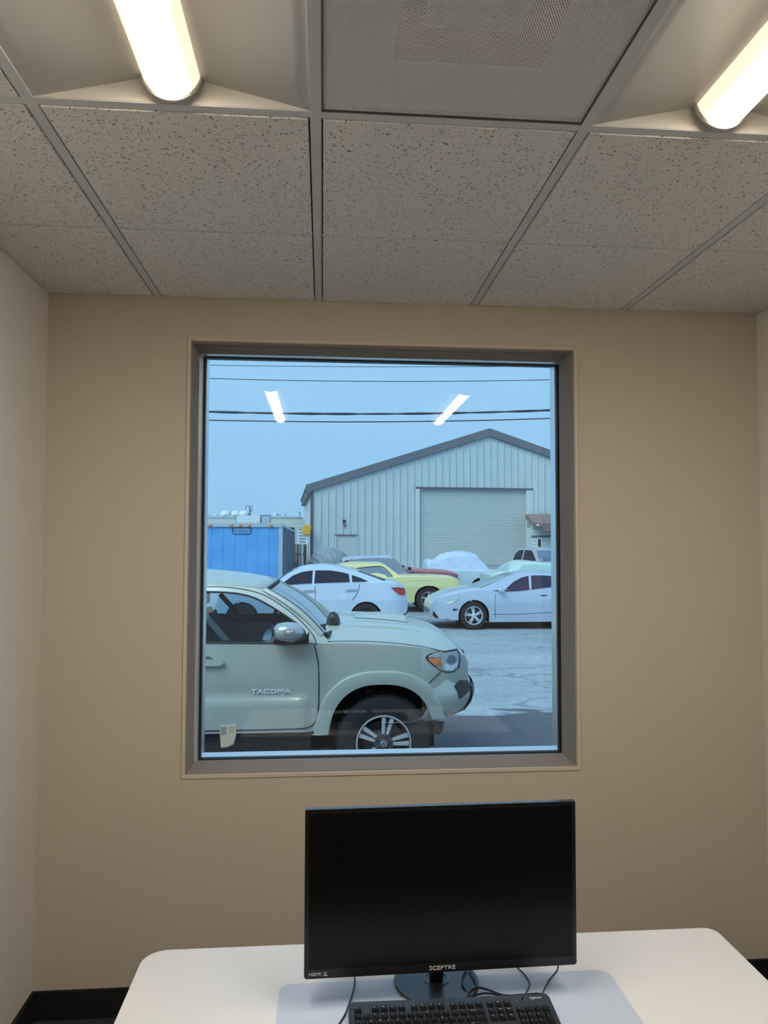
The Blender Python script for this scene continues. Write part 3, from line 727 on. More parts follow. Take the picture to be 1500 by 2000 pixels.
# ------------------------------------------------------------------ tan pickup (nearest)
m_tan = paint('tan_paint', (.47, .52, .47), .24)
tk = Car('pickup_truck', 'tan pickup truck parked right outside the window, facing right', 'truck', -1.6, 6.15, .92)
RT = .388
wx, wz = tk.side(750, 1447, 0)
RIMR = .228
def tz(py, px=600): return tk.side(px, py)[1]
sillz = tz(1431); beltz = tz(1256)
shp = tk.pts([(398, 1258), (560, 1258), (612, 1259), (640, 1257), (700, 1258), (780, 1262), (840, 1269), (870, 1273), (895, 1280)])
xn = tk.side(917, 1330, .25)[0]
shp = [(-3.1, beltz-.01)]+shp+[(xn-.03, tz(1283)-.05), (xn, tz(1300)-.04)]
def tk_sh(x): return smooth_interp(shp, x)
xcowl = tk.side(628, 1240)[0]
zh = lambda py, px, Y=1.35: tk.side(px, py, Y)[1]
def tk_crown(x):
    if x < xcowl-.55: return 0.0
    if x < xcowl: return .13*((x-xcowl+.55)/.55)
    t = (x-xcowl)/(xn-xcowl); return .165*(1-.15*t)*(1-max(0, (t-.72)/.28)**2.2*.80)
xb0 = tk.side(838, 1400)[0]
def tk_bot(x):
    if x > wx+.1: return tz(1410)+max(0, (x-(xn-.40))/.40)**2*.10
    return sillz
def tk_side(x, z):
    t = (z-sillz)/(beltz-sillz)
    v = 1-.035*(1-t)**2-.045*max(0, t-.62)**1.5*4*.5
    # crease on the lower doors
    if x < tk.side(600, 1380)[0]:
        q = min(1, max(0, (.40-t)/.05)); v += .020*q*q*(3-2*q) - .010*max(0, 1-abs(t-.44)/.10)
    return v
arch_r = .435
rear_x = wx-3.235
xtail = rear_x-1.02
archz = tz(1334, 745)-RT
tk_arches = [(wx-.02, RT-.02, arch_r, archz+.01, 2.5), (rear_x, RT-.02, arch_r, archz+.01, 2.5)]
tk.shell('body', m_tan, xtail, xn, tk_sh, tk_bot, tk_crown, tk_arches, tk_side, nose=(.62, .34), tail=(.1, .02), nx=120, cw=.30)
MB().box(xtail+.1, xn-.30, -.60, .60, .28, .70).build('underbody_frame', m_under, tk.root)
tk.wheels(None, RT, RIMR, 3.235, 'hero', .255, m_rim=m_alloy, m_sp=m_darkalloy, xz=(wx, RT), lugs=True, inset=.03)
# fender flares: raised band round the arch, body coloured
def flare(xc, zc, rx, rz_, wid, proud):
    for sg in (1, -1):
        rows = []
        for (k, o_, q) in ((0, 0, .006), (0, .0, proud), (1, .45, proud+.004), (2, .9, proud-.006), (3, 1.0, -.006)):
            row = []
            for i in range(41):
                a = math.pi*i/40; ca, sa = math.cos(a), math.sin(a); e = 2/2.5
                X_ = xc-math.copysign(abs(ca)**e, ca)*(rx+wid*o_); Z_ = zc+abs(sa)**e*(rz_+wid*o_*.92)
                if i == 0 or i == 40: Z_ = zc
                Z_ = max(Z_, tz(1410) if X_ > xc and xc > 0-3 and xc == tk_arches[0][0] else sillz-.02)
                row.append((X_, tk.near*sg*(tk.surf(min(max(X_, xtail), xn), Z_)+q), Z_))
            # extend the feet down
            f0, f1 = row[0], row[-1]; zlo = sillz-.022
            row = [(f0[0]-.02, f0[1], f0[2]-.001)]+row+[(f1[0]+.004, f1[1], f1[2]-.001)]
            rows.append(row)
        MB().grid(rows).build('fender_flare', m_tan, tk.root, smooth=True, auto=50)
for xc, zc, rx, rz_, e in tk_arches: flare(xc, zc, rx+.004, rz_+.003, .118, .040)
# wheel well liner with its label
for sg in (-1, 1):
    for xc in (wx, rear_x):
        MB().box(xc-.43, xc+.43, min(sg*.60, sg*.615), max(sg*.60, sg*.615), .25, RT+archz-.03).build('wheel_well_liner', m_under, tk.root)
fa = tk.side(709, 1340, .22)
text_obj('well_marking', 'METACK', .030, mat('faint_print', (.16, .17, .18), .6), tk.root, (fa[0], -(.92-.312), fa[1]-.03), (1, 0, 0), (0, 0, 1), extrude=.001)
MB().box(fa[0]+.03, fa[0]+.11, -.618, -.613, fa[1]-.075, fa[1]-.055).build('well_label', mat('faint_label', (.22, .23, .24), .6), tk.root)

# greenhouse: tilted side plane through the belt
YB = .900; TL = .50
def gsurf(x, z): return YB-(z-beltz)*TL
seamL = [(402, 1146), (444, 1147), (480, 1152), (507, 1159), (527, 1168), (552, 1184), (579, 1205), (597, 1223), (613, 1243), (618, 1259)]
outL = [(402, 1143), (444, 1144), (480, 1146), (507, 1149), (520, 1152), (539, 1168), (570, 1193), (606, 1222), (632, 1241), (650, 1259)]
glassT = [(402, 1155), (453, 1158), (489, 1165), (516, 1177), (543, 1193), (570, 1211), (590, 1227), (598, 1243), (600, 1256)]
roofz = [tk.onsurf(x, y, gsurf) for x, y in outL]
seamP = [tk.onsurf(x, y, gsurf) for x, y in seamL]; glassP = [tk.onsurf(x, y, gsurf) for x, y in glassT]
xC = roofz[0].x-2.0                                     # rear of the cab
zr = roofz[0].z
def ext(P, z): # extend a roof line back to the C pillar
    return [Vector((xC+(0 if z > beltz+.2 else -.1), -gsurf(0, z), z))]+[Vector((P[0].x-.6, -gsurf(0, z), z))]+P
outF = [Vector((xC-.12, -gsurf(0, beltz), beltz)), Vector((xC-.02, -gsurf(0, zr-.08), zr-.08)), Vector((xC+.10, -gsurf(0, zr-.015), zr-.015)), Vector((xC+.9, -gsurf(0, zr), zr))]+roofz
outF[-1] = Vector((outF[-1].x, -gsurf(0, beltz), beltz-.0))
glz = glassP[0].z
bpx = glassP[0].x-.62                                   # B pillar
def strip(name, outer, inner, m, out=0.0, th=.035):
    for sg in (1, -1):
        P = [Vector((p.x, sg*(p.y-out), p.z)) for p in outer]; Q = [Vector((p.x, sg*(p.y-out), p.z)) for p in inner]
        mb = MB(); mb.grid([P, Q, [q+Vector((0, sg*th, 0)) for q in Q], [q+Vector((0, sg*th, 0)) for q in P]]); mb.build(name, m, tk.root, smooth=True, auto=40)
def resample(P, n):
    d = [0]
    for a, b in zip(P, P[1:]): d.append(d[-1]+(b-a).length)
    out = []
    for i in range(n):
        t = d[-1]*i/(n-1)
        for k in range(len(P)-1):
            if t <= d[k+1]+1e-9: out.append(P[k].lerp(P[k+1], (t-d[k])/(d[k+1]-d[k]))); break
    return out
# side frame between the glass and the roof edge
frontO = [p for p in roofz]; frontI = [p for p in glassP]
o_ = resample([Vector((bpx-.05, -gsurf(0, zr), zr))]+frontO, 40); i_ = resample([Vector((bpx-.05, -gsurf(0, glz), glz))]+frontI, 40)
strip('door_frame', o_, i_, m_tan)
for nm, a, b in (('b_pillar', bpx-.06, bpx+.05),):
    for sg in (1, -1):
        Q = [Vector((x, -sg*(gsurf(0, z)-.002), z)) for x, z in ((a, beltz-.02), (b, beltz-.02), (b, glz+.01), (a, glz+.01))]
        MB().prism(Q, (0, sg*.04, 0)).build(nm, m_trim, tk.root)
for sg in (1, -1):    # rear door frame + C pillar
    Q = [(bpx-.05, zr), (bpx-.05, glz), (xC+.42, glz-.01), (xC+.22, glz-.10), (xC+.14, beltz), (xC-.12, beltz-.02), (xC-.02, zr-.08), (xC+.10, zr-.015)]
    MB().prism([Vector((x, -sg*gsurf(0, z), z)) for x, z in Q], (0, sg*.035, 0)).build('rear_pillar', m_tan, tk.root)
m_tglass = pane_mat('truck_side_glass', (.78, .84, .86), .018); m_wglass = pane_mat('truck_windscreen', (.60, .70, .74), .72)
for sg in (1, -1):
    P = [Vector((bpx+.0, -gsurf(0, beltz), beltz-.01)), Vector((bpx, -gsurf(0, glz), glz))]+glassP[:-1]+[Vector((glassP[-1].x, -gsurf(0, beltz), beltz-.01))]
    MB().prism([Vector((p.x, sg*(p.y+.012), p.z)) for p in P], (0, sg*.004, 0)).build('side_glass', m_tglass, tk.root)
    Q = [(bpx-.04, beltz-.01), (bpx-.04, glz), (xC+.42, glz-.01), (xC+.22, glz-.10), (xC+.14, beltz-.01)]
    MB().prism([Vector((x, -sg*(gsurf(0, z)-.012), z)) for x, z in Q], (0, sg*.004, 0)).build('side_glass', m_tglass, tk.root)
tk.seam('door_seam', seamL, .004, f=gsurf, out=.0)
tk.seam('window_seal', [(402, 1155.5)]+glassT[1:-1]+[(599, 1252)], .009, m=m_trim, f=gsurf, out=-.004)
tk.seam('window_seal', [(380, 1256), (480, 1256), (560, 1256), (601, 1256)], .007, m=m_trim, f=gsurf, out=.002, sub=2)
# roof
hdr = tk.onsurf(520, 1152, gsurf)
rows = []
NR = 22; NV = 17
edge = [p for p in outF if p.x <= hdr.x+1e-4 and p.z > beltz+.2]
edge = sorted(edge, key=lambda p: p.x)
xr0 = edge[0].x
for i in range(NR+1):
    t = i/NR; row = []
    for j in range(NV):
        v = -1+2*j/(NV-1)
        x = xr0+(hdr.x-xr0)*t + .07*(1-v*v)*t**4
        z0_ = interp([(p.x, p.z) for p in edge], min(xr0+(hdr.x-xr0)*t, hdr.x))
        fr = 1-.62*max(0, (t-.55)/.45)**2
        z = z0_+.125*(1-abs(v)**2.2)*fr+.0*(1-t)
        row.append((x, v*(gsurf(0, z0_)), z))
    rows.append(row)
MB().grid(rows).build('roof', m_tan, tk.root, smooth=True, solid=.012)
# rear cab wall
MB().prism([(xC-.12, -gsurf(0, beltz)+.03, beltz-.02), (xC-.12, gsurf(0, beltz)-.03, beltz-.02), (xC+.0, gsurf(0, zr)-.02, zr), (xC+.02, .3, zr+.09), (xC+.02, -.3, zr+.09), (xC+.0, -gsurf(0, zr)+.02, zr)], (.03, 0, 0)).build('cab_rear', m_tan, tk.root)
# windscreen
wb_ = tk.onsurf(632, 1241, gsurf); rows = []
for i in range(13):
    t = i/12; row = []
    for j in range(17):
        v = -1+2*j/16
        a = Vector((wb_.x+.16*(1-v*v), v*abs(wb_.y)*.985, wb_.z+.02*(1-v*v))); b = Vector((hdr.x+.065*(1-v*v), v*abs(hdr.y)*.985, hdr.z+.045*(1-v*v)))
        p = a.lerp(b, t); row.append(p+Vector((.03*math.sin(math.pi*t), 0, .02*math.sin(math.pi*t))))
    rows.append(row)
MB().grid(rows).build('windscreen', m_wglass, tk.root, smooth=True, solid=.005)
for sg in (1, -1):    # A pillars proper, both sides
    P = [Vector((r[0 if sg == 1 else -1])) for r in rows]
    MB().tube([p+Vector((-.015, 0, -.004)) for p in P], .026, 8).build('a_pillar', m_tan, tk.root, smooth=True)
    MB().tube([p+Vector((.006, -sg*-.012, .012)) for p in P], .007, 6).build('screen_seal', m_trim, tk.root, smooth=True)
MB().tube([Vector(p)+Vector((0, 0, .006)) for p in rows[-1]], .009, 6).build('screen_seal', m_trim, tk.root, smooth=True)
MB().tube([Vector(p)+Vector((.02, 0, .0)) for p in rows[0]], .022, 6).build('wiper_cowl', m_trim, tk.root, smooth=True)
# cabin
m_int = mat('cabin_dark', (.012, .016, .020), .8, spec=.2); m_int2 = mat('cabin_grey', (.028, .034, .040), .7, spec=.3)
MB().box(xC+.05, wb_.x-.02, -.80, .80, beltz-.02, beltz+.004).build('cabin_lining', m_int, tk.root)
for sg in (-1, 1): MB().box(xC+.1, wb_.x-.10, min(sg*.80, sg*.86), max(sg*.80, sg*.86), beltz-.02, beltz+(.085 if sg == 1 else .0)).build('door_panel', m_int, tk.root)
MB().box(wb_.x-.38, wb_.x+.12, -.80, .80, beltz-.01, beltz+.05).build('dashboard', m_int, tk.root, bevel=.03)
sx0 = tk.side(396, 1240, .35)[0]
for sg in (-1, 1):
    sb = MB().prism([(sx0-.10, sg*.62, beltz-.02), (sx0+.02, sg*.62, beltz-.02), (sx0-.06, sg*.60, zr-.28), (sx0-.16, sg*.60, zr-.28)], (0, -sg*.45, 0)).build('seat_back', m_int2, tk.root, bevel=.03)
    MB().box(sx0-.20, sx0-.10, min(sg*.52, sg*.26), max(sg*.52, sg*.26), zr-.26, zr-.10).build('headrest', m_int2, tk.root, bevel=.03)
    p1, p2 = tk.side(400, 1208, .18), tk.side(446, 1258, .12)
    mb = MB(); mb.prism([(p1[0]-.1, sg*.72, p1[1]+.10), (p1[0]-.05, sg*.72, p1[1]+.12), (p2[0]+.02, sg*.76, beltz), (p2[0]-.05, sg*.76, beltz)], (0, sg*.004, 0)).build('seat_belt', mat('belt_grey', (.14, .15, .16), .6), tk.root)
MB().lathe([(0, .0), (.03, 0), (.03, .02), (0, .02)], (wb_.x-.50, .38, beltz+.06), 'X', 16).build('steering_hub', m_int, tk.root)
MB().tube([(wb_.x-.50+.05*math.sin(a), .38+.17*math.cos(a), beltz+.05+.16*math.sin(a)) for a in [2*math.pi*k/24 for k in range(24)]], .014, 8, closed=True).build('steering_wheel', m_int2, tk.root, smooth=True)
# door seams, creases, handle, letters
tk.seam('door_seam', [(613, 1258), (618, 1275), (622, 1300), (623, 1340), (622, 1380), (618, 1405), (610, 1416), (596, 1422), (560, 1424), (480, 1426), (380, 1428)], .0045)
tk.seam('fender_seam', [(640, 1253), (690, 1252), (760, 1255), (820, 1262), (850, 1268), (868, 1274)], .003)
tk.seam('bumper_seam', [(861, 1312), (850, 1322), (838, 1334)], .004)
hb = tk.surf
tk.patch('door_handle', [(380, 1287), (425, 1287), (434, 1289), (438, 1293), (434, 1298), (425, 1300), (380, 1300)], m_tan, out=.035, th=.02)
tk.patch('handle_recess', [(380, 1281), (410, 1282), (418, 1288), (418, 1298), (410, 1302), (380, 1302)], mat('recess_dark', (.12, .125, .11), .5), out=.003, th=.004)
tp = tk.onsurf(491, 1355, tk.surf)
text_obj('model_lettering', 'TACOMA', .050, mat('bright_badge', (.72, .80, .88), .25), tk.root, (tp.x, tp.y-.008, tp.z), (1, 0, 0), (0, 0, 1), extrude=.004, xs=1.5)  # pale base colour stands in for the bright reflection on chrome letters
# hood: scoop and side creases
def hood_z(x, y):
    zs = tk_sh(x); ys = tk.surf(x, zs); c = tk_crown(x); rc = min(.30, ys*.4); y = abs(y); q = min(1, (ys-y)/rc); t = 1-y/ys
    return zs+c*(.55*math.sin(q*math.pi/2)+.45*math.sin(t*math.pi/2))
rows = []
xs0, xs1 = xcowl+.30, xcowl+.78
for i in range(9):
    t = i/8; row = []
    for j in range(13):
        v = -1+2*j/12; x = xs0+(xs1-xs0)*t; y = .26*v
        row.append((x, y, hood_z(x, y)+.004+.036*min(1, t*1.6)*(1-abs(v)**6)))
    rows.append(row)
MB().grid(rows).build('hood_scoop', m_tan, tk.root, smooth=True)
MB().prism([(xs1-.001, -.23, hood_z(xs1, .2)+.002), (xs1-.001, .23, hood_z(xs1, .2)+.002), (xs1-.001, .22, hood_z(xs1, 0)+.030), (xs1-.001, -.22, hood_z(xs1, 0)+.030)], (.004, 0, 0)).build('scoop_intake', m_trim, tk.root)
for sg in (1, -1):
    for yy, hh in ((.44, .012), (.66, .010)):
        P = [(xcowl+.08+(xn-xcowl-.45)*k/14, sg*(yy-.06*k/14), 0) for k in range(15)]
        P = [(x, y, hood_z(x, y)-.006) for x, y, _ in P]
        MB().tube(P, [.004+.016*math.sin(math.pi*k/14) for k in range(15)], 8).build('hood_crease', m_tan, tk.root, smooth=True)
# headlight
hl = [(831, 1283), (838, 1277), (852, 1273), (872, 1271), (893, 1267), (898, 1275), (899, 1290), (897, 1305), (886, 1313), (872, 1314), (860, 1310), (846, 1300), (834, 1290)]
hdl = tk.patch('headlight', hl, m_trim, out=.004, th=.02)
tk.patch('headlight_lens', [(860, 1275), (878, 1273), (892, 1270), (896, 1278), (896, 1292), (893, 1303), (884, 1309), (873, 1310), (864, 1306), (861, 1290)], m_lens, out=.009, th=.008)
tk.patch('headlight_brow', [(838, 1279), (858, 1275), (860, 1283), (836, 1284)], m_lens, out=.009, th=.008)
tk.patch('turn_signal', [(835, 1285), (861, 1286), (862, 1298), (849, 1299), (838, 1290)], m_amber, out=.010, th=.008, label='amber turn signal')
def seg_patch(name, px, m, out): tk.patch(name, px, m, out=out, th=.006)
seg_patch('projector_lens', [(876, 1281), (884, 1279), (890, 1283), (890, 1292), (884, 1297), (876, 1294), (873, 1288)], mat('projector_grey', (.16, .22, .28), .1), .012)
seg_patch('projector_lens', [(868, 1300), (874, 1297), (880, 1300), (879, 1306), (871, 1307)], mat('lamp_bright', (.85, .9, .92), .2), .012)
# grille/front: dark grille panel across the nose, hood lip, bumper lobes, fog recess, lower trim
MB().box(xn-.02, xn+.006, -.40, .40, tz(1340), tz(1290)).build('grille', m_trim, tk.root, bevel=.01)
def lobe(name, sec, m, yw, pw=.42, vm=1.0):
    """front bumper: section (x relative to nose, z) swept across the width with plan curvature"""
    rows = []
    for j in range(25):
        v = vm*(-1+2*j/24); back = .36*abs(v)**3.2+(.14 if abs(v) > .999 else 0)
        rows.append([(xn+LX+dx-back, v*yw, z) for dx, z in sec])
    MB().grid(rows).build(name, m, tk.root, smooth=True, auto=30)
zb = lambda py: tz(py, 900); LX = .055
lobe('bumper', [(-.30, zb(1335)), (-.01, zb(1333)), (.015, zb(1345)), (.045, zb(1358)), (.055, zb(1372)), (.035, zb(1388)), (-.01, zb(1402)), (-.10, zb(1411)), (-.34, zb(1411))], m_tan, .90)
lobe('bumper_trim', [(.050, zb(1352)), (.066, zb(1360)), (.068, zb(1376)), (.046, zb(1392)), (.0, zb(1406)), (-.11, zb(1415)), (-.12, zb(1410))], m_trim, .90, vm=.62)
tk.patch('air_dam', [(846, 1408), (868, 1410), (865, 1428), (858, 1436), (850, 1434)], m_trim, out=.0, th=.03)
def lobe_pt(v, dx, z, yw=.90): return (xn+LX+dx-.36*abs(v)**3.2, v*yw, z)
for sg in (-1, 1):
    Q = [lobe_pt(sg*v, dx, zb(py)) for v, dx, py in ((.86, .014, 1346), (.79, .022, 1337), (.67, .030, 1341), (.66, .050, 1352), (.72, .058, 1364), (.85, .052, 1372))]
    MB().prism(Q, (.010, sg*.012, 0)).build('fog_recess', m_trim, tk.root)
    MB().tube(Q[3:], .008, 6).build('fog_trim', m_chrome, tk.root, smooth=True)
# dark cowl end at the near windscreen foot
d_ = tk.lr(651, 1217); fo = tk.C + d_*((-.60-tk.C.y)/d_.y)
_cv = MB().lathe([(0, -.045), (.035, -.04), (.055, -.02), (.060, 0), (.055, .02), (.03, .035), (0, .04)], (0, 0, 0), 'Y', 24).build('cowl_vent', mat('cowl_grille', (.05, .06, .075), .3, bump=1.0, bscale=40, noise=.8, nscale=22), tk.root, smooth=True)
_cv.location = fo; _cv.scale = (1, 1, 1.65)
# side step
for sg in (-1, 1): MB().tube([(wx-.62, sg*.80, .30), (wx-.75, sg*.90, .30), (wx-2.5, sg*.90, .30), (wx-2.62, sg*.80, .30)], .040, 12).build('side_step', mat('step_black', (.02, .022, .026), .35), tk.root, smooth=True)
for sg in (-1, 1): MB().box(wx-2.4, wx-.6, min(sg*.55, sg*.88), max(sg*.55, sg*.88), .33, sillz+.01).build('rocker', m_trim, tk.root)
# mirrors
for sg in (-1, 1):
    mpt = tk.side(563, 1235, -.10); mx_, mz_ = mpt
    c0 = Vector((mx_, sg*(.92+.10), mz_))
    mb = MB(); bm_rows = []
    for i in range(13):
        th = math.pi*i/12; row = []
        for j in range(20):
            ph = 2*math.pi*j/20; cx_ = math.cos(th); r_ = math.sin(th)**.75
            X_ = r_*math.copysign(abs(math.cos(ph))**.75, math.cos(ph))*.125; Z_ = r_*math.copysign(abs(math.sin(ph))**.8, math.sin(ph))*.082
            row.append(c0+Vector((X_*(1 if X_ < 0 else 1.0), sg*cx_*.10, Z_-.012*X_)))
        bm_rows.append(row+[row[0]])
    MB().grid(bm_rows).build('mirror_cap', mat('mirror_silver', (.48, .52, .52), .2, metal=.5, coat=.6), tk.root, smooth=True)
    MB().prism([(c0.x-.12, c0.y, c0.z-.055), (c0.x+.125, c0.y, c0.z-.062), (c0.x+.15, c0.y-sg*.05, c0.z-.02), (c0.x+.17, c0.y-sg*.08, beltz+.10), (c0.x+.16, c0.y-sg*.12, beltz-.0), (c0.x-.05, c0.y-sg*.09, beltz-.01), (c0.x-.11, c0.y, c0.z-.09)], (0, sg*.07, 0)).build('mirror_base', m_trim, tk.root, bevel=.008)
    MB().prism([(c0.x-.128, c0.y-.07, c0.z-.05), (c0.x-.128, c0.y+.07, c0.z-.05), (c0.x-.128, c0.y+.07, c0.z+.05), (c0.x-.128, c0.y-.07, c0.z+.05)], (.006, 0, 0)).build('mirror_glass', m_chrome, tk.root)
# quarter-sail of the front door
tk.patch('mirror_sail', [(583, 1222), (598, 1245), (600, 1256), (575, 1256)], m_trim, f=gsurf, out=.002, th=.01)
# bed: rail cap and tail light
MB().box(xtail+.02, xC-.14, -.885, -.84, beltz-.03, beltz+.03).build('bed_rail', m_trim, tk.root); MB().box(xtail+.02, xC-.14, .84, .885, beltz-.03, beltz+.03).build('bed_rail', m_trim, tk.root)
for sg in (-1, 1): MB().box(xtail-.012, xtail+.03, min(sg*.78, sg*.90), max(sg*.78, sg*.90), .72, 1.05).build('tail_light', m_red, tk.root)
MB().box(xtail-.16, xtail-.01, -.88, .88, .42, .60).build('rear_bumper', m_chrome, tk.root, bevel=.02)

# ------------------------------------------------------------------ generic far car
def house(car, name, m, outline, m_glass, side_px=(), front=None, rear=None, tumble=.38, inset=.10, crown=.05, names='side_window'):
    """greenhouse: closed outline (pixels, from front base over the roof to rear base), side windows, screens by index range"""
    zb_ = min(car.side(*outline[0], inset=inset)[1], car.side(*outline[-1], inset=inset)[1])
    def gs(x, z): return (car.hw-inset)-max(0, z-zb_)*tumble
    P = [car.onsurf(x, y, gs) for x, y in outline]; rows = []; n = 13; zt = max(p.z for p in P)
    P = [P[0]]+spline(P[1:-1], 4)+[P[-1]] if len(P) > 5 else P
    for p in P:
        k = max(0, min(1, (p.z-zb_)/(zt-zb_)))
        rows.append([(p.x, gs(0, p.z)*v, p.z+crown*k*(1-v*v)) for v in [-1+2*j/(n-1) for j in range(n)]])
    mb = MB().grid(rows)
    for j in (0, n-1):
        base = len(mb.v); mb.v += [r[j] for r in rows]; mb.f.append(tuple(range(base, base+len(rows)))); mb.mi.append(0)
    o = mb.build(name, m, car.root, smooth=True, auto=40)
    for w_ in side_px: car.patch(names, w_, m_glass, f=gs, out=.006, th=.012)
    return gs, P
def screen(car, name, a, b, gs, m, w0=.90, bulge=.03, out=.008):
    """glass screen between two side pixels a (base) and b (top), laid across the car"""
    A, B = car.onsurf(*a, gs), car.onsurf(*b, gs); rows = []
    d = (B-A); nrm = Vector((d.z, 0, -d.x)).normalized(); nrm = nrm if nrm.z > 0 else -nrm
    for t in (0, .25, .5, .75, 1):
        q = A.lerp(B, t); rows.append([(q.x+nrm.x*(out+bulge*(1-v*v)), abs(q.y)*w0*v, q.z+nrm.z*(out+bulge*(1-v*v))) for v in [-1+2*j/12 for j in range(13)]])
    MB().grid(rows).build(name, m, car.root, smooth=True, solid=.006)

# ------------------------------------------------------------------ white sedan, facing left
m_wht = paint('pearl_white', (.56, .66, .77), .25, .0)
sd = Car('white_sedan', 'white sedan with dark tinted windows and dark wheels, behind the tan pickup', 'car', -.6, 17.2, .93, 'left')
Rw = .335
bot = .20
sh_px = [(382, 1168), (400, 1150), (440, 1145), (500, 1143), (560, 1145), (600, 1143), (660, 1141), (720, 1139), (757, 1138), (786, 1142), (792, 1150), (796, 1168), (798, 1178)]
shp_s = sd.pts(sh_px); x1s = shp_s[-1][0]; x0s = shp_s[0][0]
def sd_side(x, z):
    t = (z-bot)/.75; return 1-.05*(1-t)**2*max(0, 1-t)-.05*max(0, t-.7)**1.3*2+.006*math.exp(-((z-.72)/.05)**2)
xr_, zr_ = sd.side(715, 1199); xf_ = xr_+2.83
sd.shell('body', m_wht, x0s, x1s, lambda x: smooth_interp(shp_s, x), lambda x: bot+max(0, ((x0s+.5)-x)/.5)*.16, lambda x: .05*min(1, (x-x0s)/.3+.1, (x1s-x)/.3+.1),
         [(xr_, Rw, .375, .37, 2.0), (xf_, Rw, .375, .37, 2.0)], sd_side, nose=(.7, .30), tail=(.55, .22), nx=90)
MB().box(x0s+.3, x1s-.3, -.6, .6, .22, .55).build('underbody_frame', m_under, sd.root)
m_bronze = mat('dark_wheel', (.075, .065, .065), .35, metal=.4)
sd.wheels(None, Rw, .245, -2.83, 'multi', .23, m_rim=m_bronze, m_sp=m_bronze, xz=(xr_, Rw))
m_tint = mat('violet_tinted_glass', (.018, .02, .04), .08, spec=.3)
gs, _ = house(sd, 'cabin', m_wht, [(520, 1150), (548, 1131), (575, 1114), (600, 1108), (630, 1105.5), (660, 1108), (692, 1115), (720, 1124), (745, 1133), (768, 1140)], m_tint,
      [[(548, 1147), (556, 1136), (572, 1124), (590, 1117), (611, 1114), (609, 1144)],
       [(616, 1114), (645, 1114), (665, 1117), (681, 1121), (684, 1141), (613, 1144)],
       [(687, 1123), (705, 1129), (722, 1137), (716, 1140), (688, 1141)]], tumble=.42)
screen(sd, 'rear_window', (756, 1136), (700, 1117), gs, m_tint, .86); screen(sd, 'windscreen', (526, 1147), (573, 1115), gs, m_tint, .88)
sd.patch('tail_light', [(764, 1147), (778, 1147), (790, 1149), (792, 1156), (790, 1162), (782, 1162), (772, 1155)], m_red, out=.03, th=.04)
sd.patch('door_handle', [(592, 1153), (613, 1152), (613, 1156), (592, 1157)], m_chrome, out=.02); sd.patch('door_handle', [(676, 1152), (697, 1150), (697, 1154), (676, 1155)], m_chrome, out=.02)
sd.seam('door_seam', [(615, 1144), (616, 1170), (614, 1195)], .006); sd.seam('door_seam', [(703, 1140), (698, 1158), (688, 1172)], .006)
sd.patch('bumper_vent', [(785, 1200), (796, 1192), (797, 1196), (789, 1203)], m_trim, out=.004)
sd.seam('window_trim', [(545, 1148), (610, 1145), (680, 1142), (722, 1139)], .007, m=m_chrome, f=gs, out=.008)

# ------------------------------------------------------------------ silver coupe, facing left
m_slv = paint('silver_blue', (.56, .63, .74), .27, .35)
cp = Car('silver_coupe', 'silver coupe with five spoke alloy wheels at the right, nose pointing left', 'car', 6, 17.6, .87, 'left')
Rc = .325
sh_px = [(843, 1190), (846, 1180), (855, 1171), (872, 1165), (890, 1160), (910, 1156), (940, 1153), (985, 1158), (1010, 1157), (1040, 1154), (1078, 1150), (1120, 1146), (1150, 1145), (1180, 1150), (1190, 1170)]
shc = cp.pts(sh_px); x1c, x0c = shc[-1][0], shc[0][0]; bc = .17
def cp_side(x, z):
    t = (z-bc)/.72; return 1-.05*(1-t)**2-.06*max(0, t-.62)**1.3*2+.004*math.exp(-((z-.33)/.03)**2)
xf_ = cp.side(926, 1199)[0]; xr_ = xf_-2.60
def cp_bot(x):
    b = bc
    if x > xf_+.35: b += .04+.05*((x-xf_-.35)/.6)
    return b
cp.shell('body', m_slv, x0c, x1c, lambda x: smooth_interp(shc, x), cp_bot, lambda x: .07*min(1, (x-x0c)/.3+.1, (x1c-x)/.5+.05),
         [(xf_, Rc, .372, .375, 2.0), (xr_, Rc, .372, .375, 2.0)], cp_side, nose=(.9, .38), tail=(.5, .22), nx=100)
MB().box(x0c+.3, x1c-.4, -.55, .55, .2, .5).build('underbody_frame', m_under, cp.root)
cp.wheels(None, Rc, .222, 2.60, 'double', .21, xz=(xf_, Rc))
m_pur = mat('purple_tinted_glass', (.035, .03, .065), .08, spec=.35)
gs, _ = house(cp, 'cabin', m_slv, [(925, 1154), (962, 1140), (1000, 1125), (1030, 1119.5), (1060, 1119), (1090, 1121), (1120, 1127), (1150, 1136), (1175, 1147)], m_pur,
      [[(983, 1158), (989, 1149), (1002, 1137), (1018, 1128), (1032, 1124.5), (1034, 1153), (1010, 1156)], [(1037, 1124), (1060, 1123.5), (1085, 1126), (1110, 1133), (1132, 1143), (1078, 1149), (1038, 1152)]], tumble=.45, inset=.09)
screen(cp, 'windscreen', (930, 1152), (1004, 1124), gs, mat('green_screen', (.26, .36, .36), .08), .88, bulge=.05); screen(cp, 'rear_window', (1168, 1144), (1095, 1122), gs, m_pur, .85)
cp.seam('window_trim', [(984, 1160), (1010, 1158), (1040, 1154), (1080, 1150), (1128, 1145)], .008, m=m_trim, f=gs, out=.006)
cp.patch('headlight', [(868, 1180), (872, 1172), (884, 1166), (897, 1163), (893, 1171), (880, 1178)], mat('green_lens', (.50, .62, .58), .15, coat=.8), out=.012, th=.03)
cp.patch('side_marker', [(884, 1189), (893, 1189), (893, 1192), (885, 1193)], m_trim, out=.006); cp.patch('fog_lamp', [(858, 1200), (866, 1199), (869, 1205), (860, 1205)], m_lens, out=.008)
